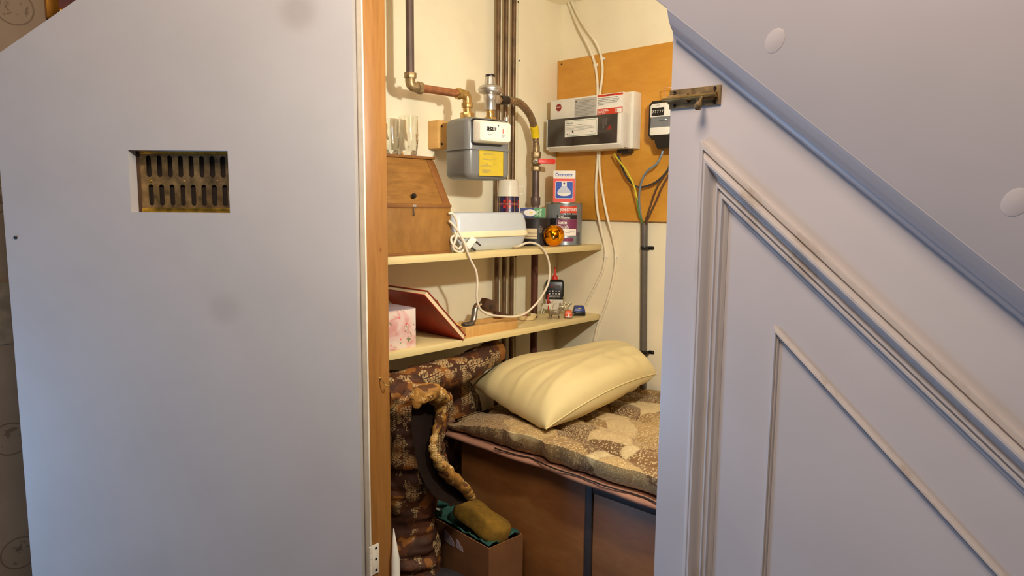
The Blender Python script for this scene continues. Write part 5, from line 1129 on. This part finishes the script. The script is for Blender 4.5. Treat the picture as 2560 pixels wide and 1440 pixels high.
def toy_car(name, label, px, py, x, yaw, L, Wd, H, mt, extra=None):
    y = at(px, py, x=x).y
    T = Thing(name, label, 'toy car', UPR((x, y, ZL+0.0006), yaw), GT)
    T.part('chassis', MB().prism(rrect(-L/2, L/2, -Wd/2, Wd/2, Wd*0.2), H*0.10, H*0.42), M_black if extra == 'blue' else mt, bevel=0.0008)
    T.part('cabin', MB().loft([[(a_*L/2, b_*Wd/2, z) for a_, b_ in ((s1, -s2), (s1, s2), (-s1, s2), (-s1, -s2))] for z, s1, s2 in ((H*0.40, 0.92, 0.98), (H*0.62, 0.86, 0.92), (H, 0.58, 0.72))]), mt, bevel=0.0012)
    for sx in (-1, 1):
        for sy in (-1, 1): T.part('wheel', MB().cyl((sx*L*0.30, sy*Wd*0.38, H*0.19), (sx*L*0.30, sy*Wd*0.50, H*0.19), H*0.19, n=16), M_black)
    if extra == 'blue': T.part('emblem', MB().prism(rrect(-Wd*0.12, Wd*0.12, -H*0.06, H*0.06, 0.001), 0, 0.0006, frame((L*0.36*1.0, 0, H*0.80), (0, 1, 0), (-0.42, 0, 0.9), (0.9, 0, 0.42))), M_yellowlab, smooth=0)
    else:
        T.part('bumper', MB().box(L*0.48, L*0.52, -Wd*0.42, Wd*0.42, H*0.12, H*0.26), M_paper, bevel=0.0004)
        T.part('figure', MB().lathe([(Wd*0.16, 0), (Wd*0.14, H*0.12), (Wd*0.07, H*0.2), (Wd*0.09, H*0.26), (0, H*0.34)], Matrix.Translation((L*0.44, 0, H*0.30)), 14), M_paper)
    return T
toy_car('toy_car', 'orange red toy car with a white bumper in front of the toy knight', 1420.5, 801, -0.122, -48, 0.034, 0.026, 0.026, M_toyorange)
toy_car('toy_car', 'dark blue toy car with a yellow badge rightmost on the lower shelf', 1447, 794, -0.128, -44, 0.044, 0.041, 0.034, M_toyblue, 'blue')

# ================================================================== bedding and boxes below
CHZ = 0.405; CHY = 0.432
q = at(1470, 1300, y=CHY)
sx = q.x
T = Thing('storage_chest', 'brown wooden chest with black edge binding under the patchwork sleeping bag', 'chest', BW((-0.145, BY-0.02, 0.0)))
DF = BY-0.02-CHY; cw = 1.05
T.part('panel', MB().box(0.0, sx+0.145-0.012, 0.002, CHZ, 0.0, DF-0.004), M_brown, bevel=0.002)
T.part('panel', MB().box(sx+0.145+0.012, cw, 0.002, CHZ-0.006, 0.0, DF-0.004), M_brown, bevel=0.002)
T.part('corner_binding', MB().box(sx+0.145-0.0115, sx+0.145+0.0115, 0.002, CHZ, 0.0, DF), M_blackbind, bevel=0.002, label='black vertical binding')
T.part('top_binding', MB().box(sx+0.145+0.0118, cw, CHZ-0.030, CHZ, 0.0, DF), M_blackbind, bevel=0.002, label='black top binding')
# patchwork sleeping bag folded flat on the chest
def nz(x, y, z=0.0): return noise.noise((x, y, z))
QX0, QX1, QY0, QY1 = -0.165, 0.95, 0.398, 1.045
T = Thing('sleeping_bag', 'patchwork brown quilted sleeping bag lying folded on the chest', 'sleeping bag', UPR((0.3, 0.7, CHZ+0.001)))
def qz(x, y):
    z = CHZ+0.082+0.007*nz(x*5, y*5, 2)
    seam = min(abs(((y-0.40+0.13*(x-0.1)+0.02*nz(x*6, 1)) % 0.125)-0.0), abs(((y-0.40+0.13*(x-0.1)+0.02*nz(x*6, 1)) % 0.125)-0.125))
    z -= 0.013*math.exp(-(seam/0.024)**2)+0.009*math.exp(-(seam/0.006)**2)
    z += 0.006*abs(nz(x*16, y*13, 5))-0.004*abs(nz(x*30, y*26, 9))
    return z
def qtop(u, v):
    # v: 0 = lower front edge, curling up over the front to the back
    x = QX0+(QX1-QX0)*u; fr = QY0+0.012*nz(x*9, 0, 4)+0.008*nz(x*25, 0, 4)
    lift = 1.0-0.45*math.exp(-((x-QX0)/0.10)**2)
    if v < 0.18:
        a = v/0.18*pi/2; r = 0.036
        zt = qz(x, fr+r)-CHZ-0.020
        return (x, fr+r*(1-sin(a)), CHZ+0.020+(zt*lift)*(1-cos(a)))
    y = fr+0.036+(v-0.18)/0.82*(QY1-fr-0.036)
    e = math.exp(-((x-QX0)/0.10)**2)
    return (x, y, CHZ+0.020+(qz(x, y)-CHZ-0.020)*(1-0.45*e))
T.part('top_cover', MB().grid(qtop, 170, 150), M_quilt, w=True, smooth=75, merge=False)
m = MB()
def under(u, v):
    x = QX0-0.004+(QX1-QX0)*u; fr = QY0-0.005+0.010*nz(x*7, 0, 4)
    a = pi*(v-0.5); return (x, fr+0.012-0.012*cos(a) if 0.02 < v < 0.98 else fr+0.30, CHZ+0.0095+0.0085*sin(a))
m.grid(under, 120, 16); T.part('lining', m, M_lining, w=True, smooth=75)
fold = [(QX0+0.03, 0.40, CHZ+0.012), (QX0+0.004, 0.402, CHZ+0.014), (QX0-0.014, 0.405, CHZ+0.026), (QX0-0.010, 0.41, CHZ+0.044), (QX0+0.014, 0.415, CHZ+0.056)]
m = MB(); fp_ = catmull(fold, 6); vs = []
for p_ in fp_:
    vs += [p_, p_+Vector((0.0, 0.25, 0.0)), p_+Vector((0.004, 0.25, -0.004)), p_+Vector((0.004, 0, -0.006))]
m.add(vs, [f for i in range(len(fp_)-1) for f in ((4*i, 4*i+1, 4*i+5, 4*i+4), (4*i+2, 4*i+3, 4*i+7, 4*i+6), (4*i+3, 4*i, 4*i+4, 4*i+7), (4*i+1, 4*i+2, 4*i+6, 4*i+5))]); T.part('fold', m, M_lining, w=True, smooth=70)
zp = [(x/100, QY0-0.003+0.012*nz(x/100*9, 0, 4)+0.004*nz(x/100*28, 1, 4), CHZ+0.0215) for x in range(4, 90, 2)]
T.part('zip', MB().tube(catmull(zp, 4), 0.0019, 8), M_darkmetal, w=True)
# pillow
PZ = CHZ+0.086
PA, PB, PCc, PD = Vector((-0.190, 0.525, 0.535)), Vector((0.186, 0.437, 0.504)), Vector((0.238, 0.905, 0.582)), Vector((0.085, 1.020, 0.608))
T = Thing('pillow', 'plump cream pillow lying on the patchwork sleeping bag', 'pillow', UPR(((PA+PB+PCc+PD)/4).xy.to_3d()+Vector((0, 0, PZ))))
def bil(u, v): return PA*(1-u)*(1-v)+PB*u*(1-v)+PCc*u*v+PD*(1-u)*v
def pil(side):
    def fn(u, v):
        bx_ = 0.030*sin(pi*v)*(1-2*u)*abs(1-2*u)**1.5; by_ = 0.014*sin(pi*u)*(1-2*v)*abs(1-2*v)**1.5
        p = bil(u+bx_*0.5, v+by_)
        # the long side A-D bulges out over the shelf side
        p += Vector((-0.030, 0.012, 0))*((1-u)**2)*sin(pi*v)**0.8 + Vector((0.018, -0.006, 0))*(u**2)*sin(pi*v)
        a = max(0.0, 1-abs(2*u-1)**4.4); b = max(0.0, 1-abs(2*v-1)**4.4)
        prof = (a*b)**0.5
        w = 0
        # creases fanning in from the near edge and the far corner
        for k, (c_, d_, s_) in enumerate(((0.30, 0.10, 26), (0.52, -0.05, 34), (0.72, -0.22, 30), (0.90, -0.45, 24))):
            t = u-c_-d_*v+0.03*nz(v*4, k); w += math.exp(-(t*s_)**2)*math.exp(-(v/0.42)**2)*(1 if k % 2 else -0.8)
        for k, (c_, d_) in enumerate(((0.84, 0.30), (0.93, 0.10), (0.74, 0.45))):
            t = v-c_+d_*(1-u)*0.6+0.02*nz(u*5, k+9); w += 0.9*math.exp(-(t*28)**2)*math.exp(-((1-u)/0.40)**2)*(1 if k % 2 else -1)
        z = (0.086+0.018*(1-u))*(1-0.30*v*v) if side > 0 else -0.030-0.045*u*u*sin(pi*v)
        z = z*prof + side*prof*(0.0065*w+0.012*nz(u*2.6, v*2.6, 7)+0.004*nz(u*8, v*6, 1))
        sag = -0.018*u*(1-u)*4*(1-v)*0.5+0.030*u**2.5*sin(pi*v)**0.9
        return (p.x, p.y, p.z+z+sag)
    return fn
m = MB(); m.grid(pil(1), 110, 110); m.grid(pil(-1), 110, 110)
T.part('pillowcase', m, M_pillow, w=True, smooth=80, merge=True)
f_ = pil(1)
T.part('seam', MB().tube([f_(1.0, i/40) for i in range(41)], 0.0018, 8), M_pillow, w=True, smooth=80)

# brown and orange sleeping bag stuffed under the shelf
T = Thing('sleeping_bag', 'brown and orange patterned sleeping bag bundled under the lower shelf', 'sleeping bag', UPR((-0.1, 0.25, 0.001)))
def lump(cx, cy, prof, rx, ry, amp, seed, cre=0.0, yaw=0.0):
    """upright squashy bundle: prof = [(z, scale)]"""
    cp = catmull([(z, s_, 0) for z, s_ in prof], 10); rings = []; n_ = 72
    for q in cp:
        z, s_ = q.x, max(q.y, 0.02); r = []
        for i in range(n_):
            a = 2*pi*i/n_; k = 1+amp*nz(cos(a)*1.7, sin(a)*1.7, z*9+seed)+amp*0.5*nz(cos(a)*4, sin(a)*4, z*26+seed)+cre*nz(cos(a)*1.2+seed, sin(a)*1.2, z*55)
            x, y = cos(a)*rx*s_*k, sin(a)*ry*s_*k
            r.append((cx+x*cos(yaw)-y*sin(yaw), cy+x*sin(yaw)+y*cos(yaw), z))
        rings.append(r)
    return MB().loft(rings)
T.part('bundle', lump(-0.130, 0.185, [(0.002, 0.75), (0.04, 1.0), (0.12, 1.0), (0.19, 0.93), (0.25, 0.86), (0.32, 0.98), (0.40, 1.05), (0.47, 1.0), (0.54, 0.95), (0.60, 0.86), (0.635, 0.6), (0.645, 0.1)], 0.140, 0.100, 0.10, 3, 0.09), M_bag, w=True, smooth=80)
rp_ = [Vector((-0.085, 0.09, 0.612)), Vector((-0.095, 0.20, 0.618)), Vector((-0.11, 0.33, 0.620)), Vector((-0.12, 0.43, 0.620)), Vector((-0.135, 0.50, 0.632)), Vector((-0.15, 0.57, 0.640)), Vector((-0.155, 0.605, 0.643))]
cp_ = catmull(rp_, 12)
def lumpy_tube(cp_, rad, seed, n_=40, amp=0.12, flat=1.0, wide=0.0):
    t = MB().tube(cp_, rad, n_)
    for i, q in enumerate(t.v): pass
    out = MB(); vs = []
    for i, q in enumerate(t.v):
        c_ = cp_[min(i//n_, len(cp_)-1)]; d_ = q-c_; k = 1+amp*nz(q.x*22, q.y*22, q.z*22+seed)+amp*0.6*nz(q.x*50, q.y*50, q.z*50+seed)
        d_ = d_*k; d_.z *= flat; d_ = d_+RT*(d_.dot(RT)*wide); vs.append(c_+d_)
    return out.add(vs, t.f)
T.part('roll', lumpy_tube(cp_, [0.051-0.016*(i/len(cp_))**2 if i < len(cp_)-4 else 0.012 for i in range(len(cp_))], 1, flat=0.85), M_bag, w=True, smooth=80)
T.part('roll', lump(-0.238, 0.44, [(0.25, 0.5), (0.32, 0.9), (0.40, 1.0), (0.48, 0.95), (0.54, 0.7), (0.57, 0.2)], 0.058, 0.16, 0.08, 11, 0.05), M_bag, w=True, smooth=80)
# open mouth: padded rim arching over a dark lining
XM = 0.055
rim = [(1040, 1022, XM), (1048, 998, XM), (1066, 982, XM), (1088, 984, XM-0.005), (1101, 1010, XM-0.01), (1098, 1050, XM-0.012), (1088, 1085, XM-0.012), (1082, 1120, XM-0.010), (1092, 1150, XM-0.008), (1118, 1178, XM-0.005), (1146, 1206, XM), (1170, 1232, XM+0.004), (1180, 1245, XM+0.004)]
rc = catmull([at(px, py, x=x) for px, py, x in rim], 8)
T.part('rim', lumpy_tube(rc, [(1+0.10*sin(i*1.15)+0.07*sin(i*2.3+1))*0.0080*min(1.0, 0.3+i*0.12)+0.017*math.exp(-((i/len(rc)-0.20)/0.13)**2)+0.007*math.exp(-((i/len(rc)-0.8)/0.14)**2) for i in range(len(rc))], 5, 28, 0.42, wide=0.4), M_cuff, w=True, smooth=80)
# outer fabric falling from the rim to the right and back
vs = []; K = 14; m = MB()
for i, q in enumerate(rc[18:]):
    for k in range(K+1):
        t = k/K; f_w = max(0.10, 1-1.05*(i/len(rc[18:]))**1.5); o_ = q+Vector((-0.045*t, 0.082*t, 0.012*sin(pi*t)-0.022*t))*f_w; o_ += Vector((0.010, 0.004, 0.010))*nz(o_.x*30, o_.y*30, o_.z*30)*t
        vs.append(o_)
N_ = len(rc[18:]); m.add(vs, [(i*(K+1)+k, i*(K+1)+k+1, (i+1)*(K+1)+k+1, (i+1)*(K+1)+k) for i in range(N_-1) for k in range(K)])
T.part('outer_flap', m, M_bag, w=True, smooth=80)
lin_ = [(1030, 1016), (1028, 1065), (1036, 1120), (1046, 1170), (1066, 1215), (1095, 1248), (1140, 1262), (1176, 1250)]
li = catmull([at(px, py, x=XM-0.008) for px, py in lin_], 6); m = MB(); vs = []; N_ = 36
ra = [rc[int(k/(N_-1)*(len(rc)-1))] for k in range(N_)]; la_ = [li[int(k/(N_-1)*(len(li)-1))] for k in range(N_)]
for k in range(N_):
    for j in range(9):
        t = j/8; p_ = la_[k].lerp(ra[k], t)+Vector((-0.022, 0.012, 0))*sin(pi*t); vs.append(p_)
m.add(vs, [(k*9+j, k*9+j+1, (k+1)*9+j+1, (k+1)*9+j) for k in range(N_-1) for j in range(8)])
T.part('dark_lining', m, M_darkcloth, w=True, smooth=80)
# cardboard box with cloth and sponge
c1 = at(1222, 1372, z=0.20); c0 = at(1072, 1287, z=0.20); c2 = at(1328, 1330, z=0.20)
bw_ = (c1-c0).length; bd_ = min((c2-c1).length, 0.124); xa = math.degrees(atan2(c1.y-c0.y, c1.x-c0.x))
T = Thing('cardboard_box', 'small brown cardboard box on the cupboard floor holding the yellow sponge', 'box', UPR((c0.x, c0.y, 0.001), xa))
H_ = 0.199; t_ = 0.003
m = MB()
o_ = [(0, 0), (bw_, 0), (bw_, bd_), (0, bd_)]; i_ = [(t_, t_), (bw_-t_, t_), (bw_-t_, bd_-t_), (t_, bd_-t_)]
vs = [(x, y, 0) for x, y in o_]+[(x, y, H_) for x, y in o_]+[(x, y, H_) for x, y in i_]+[(x, y, 0.004) for x, y in i_]
fs = [(3, 2, 1, 0), (12, 13, 14, 15)]
for k in range(4): j = (k+1) % 4; fs += [(k, j, 4+j, 4+k), (4+k, 4+j, 8+j, 8+k), (8+k, 8+j, 12+j, 12+k)]
m.add(vs, fs); T.part('carton', m, M_carton, smooth=0)
m = MB(); m.prism([(0.075, 0.150), (0.105, 0.146), (0.120, 0.148), (0.118, 0.160), (0.110, 0.166), (0.098, 0.176), (0.075, 0.182)], 0, 0.0006, BW((0, 0, 0))); m.prism([(0.128, 0.150), (0.160, 0.146), (0.156, 0.160), (0.146, 0.162), (0.140, 0.172), (0.128, 0.174)], 0, 0.0006, BW((0, 0, 0))); T.part('torn_label', m, M_lilac, smooth=0)
m = MB()
def clf(u, v):
    x = 0.006+(bw_-0.012)*u; y = 0.006+(bd_-0.012)*v
    e = max(abs(2*u-1), abs(2*v-1)); return (x, y, 0.170+0.052*max(0, e-0.3)+0.012*nz(x*30, y*30, 3)+0.006*nz(x*70, y*70, 8))
CM = UPR((c0.x, c0.y, 0.001), xa)
m.grid(clf, 50, 30, CM); 
o = solo('cloth', m, M_teal, 'crumpled dark teal cloth lining the cardboard box under the sponge', 'cloth', smooth=80, solidify=0)
sd_ = o.modifiers.new('thickness', 'SOLIDIFY'); sd_.thickness = 0.003
m = MB(); q = at(1100, 1250, x=-0.10); 
m.ball((q.x, q.y, q.z), 0.040, (1.0, 0.7, 0.45), 28)
for p_ in m.v: p_ += (p_-q)*0.35*nz(p_.x*30, p_.y*30, p_.z*30)
solo('cloth', m, M_teal, 'bunched teal cloth behind the cardboard box at the foot of the bundle', 'cloth', smooth=80)
# peanut shaped sponge, tilted in the box
sL, sW, sT = 0.198, 0.102, 0.050
q = at(1199, 1300, z=0.226)+Vector((0.002, 0.006, 0.0)); SMx = Matrix.Translation(q) @ Matrix.Rotation(radians(xa+2), 4, 'Z') @ Matrix.Rotation(radians(-14), 4, 'X') @ Matrix.Rotation(radians(9), 4, 'Y')
outl = []
for k in range(64):
    a = 2*pi*k/64; r = 1-0.20*abs(sin(a))**3
    outl.append((sL/2*(abs(cos(a))**0.75)*(1 if cos(a) > 0 else -1), sW/2*(abs(sin(a))**0.8)*(1 if sin(a) > 0 else -1)*(0.66+0.34*min(1, abs(cos(a))*1.6))))
m = MB().loft([[(x*s_, y*s_, z) for x, y in outl] for z, s_ in ((-sT/2, 0.90), (-sT/2+0.005, 0.97), (-sT/2+0.012, 1.0), (sT/2-0.012, 1.0), (sT/2-0.005, 0.97), (sT/2, 0.90))], SMx)
solo('sponge', m, M_sponge, 'yellow peanut shaped car sponge lying in the cardboard box', 'sponge', smooth=60)
# odds and ends on the floor behind the post
p0, p1 = at(984, 1322, x=0.005), at(989, 1400, x=0.012)
m = MB(); m.loft([[(q.x+r*cos(a), q.y+r*sin(a), q.z) for a in [2*pi*k/18 for k in range(18)]] for q, r in ((Vector((p1.x, p1.y, 0.002)), 0.0125), (p1, 0.0105), (p1.lerp(p0, 0.5), 0.006), (p0, 0.0012))])
solo('paper_roll', m, M_paper, 'white tapered paper roll standing on the floor just behind the pine post', 'paper')
m = lump(0.045, 0.215, [(0.002, 0.8), (0.03, 1.0), (0.07, 0.95), (0.115, 0.65), (0.130, 0.1)], 0.110, 0.060, 0.08, 21, 0.05)
solo('cloth_bag', m, M_shoe, 'dark crumpled cloth bag on the cupboard floor before the cardboard box', 'bag', smooth=80)
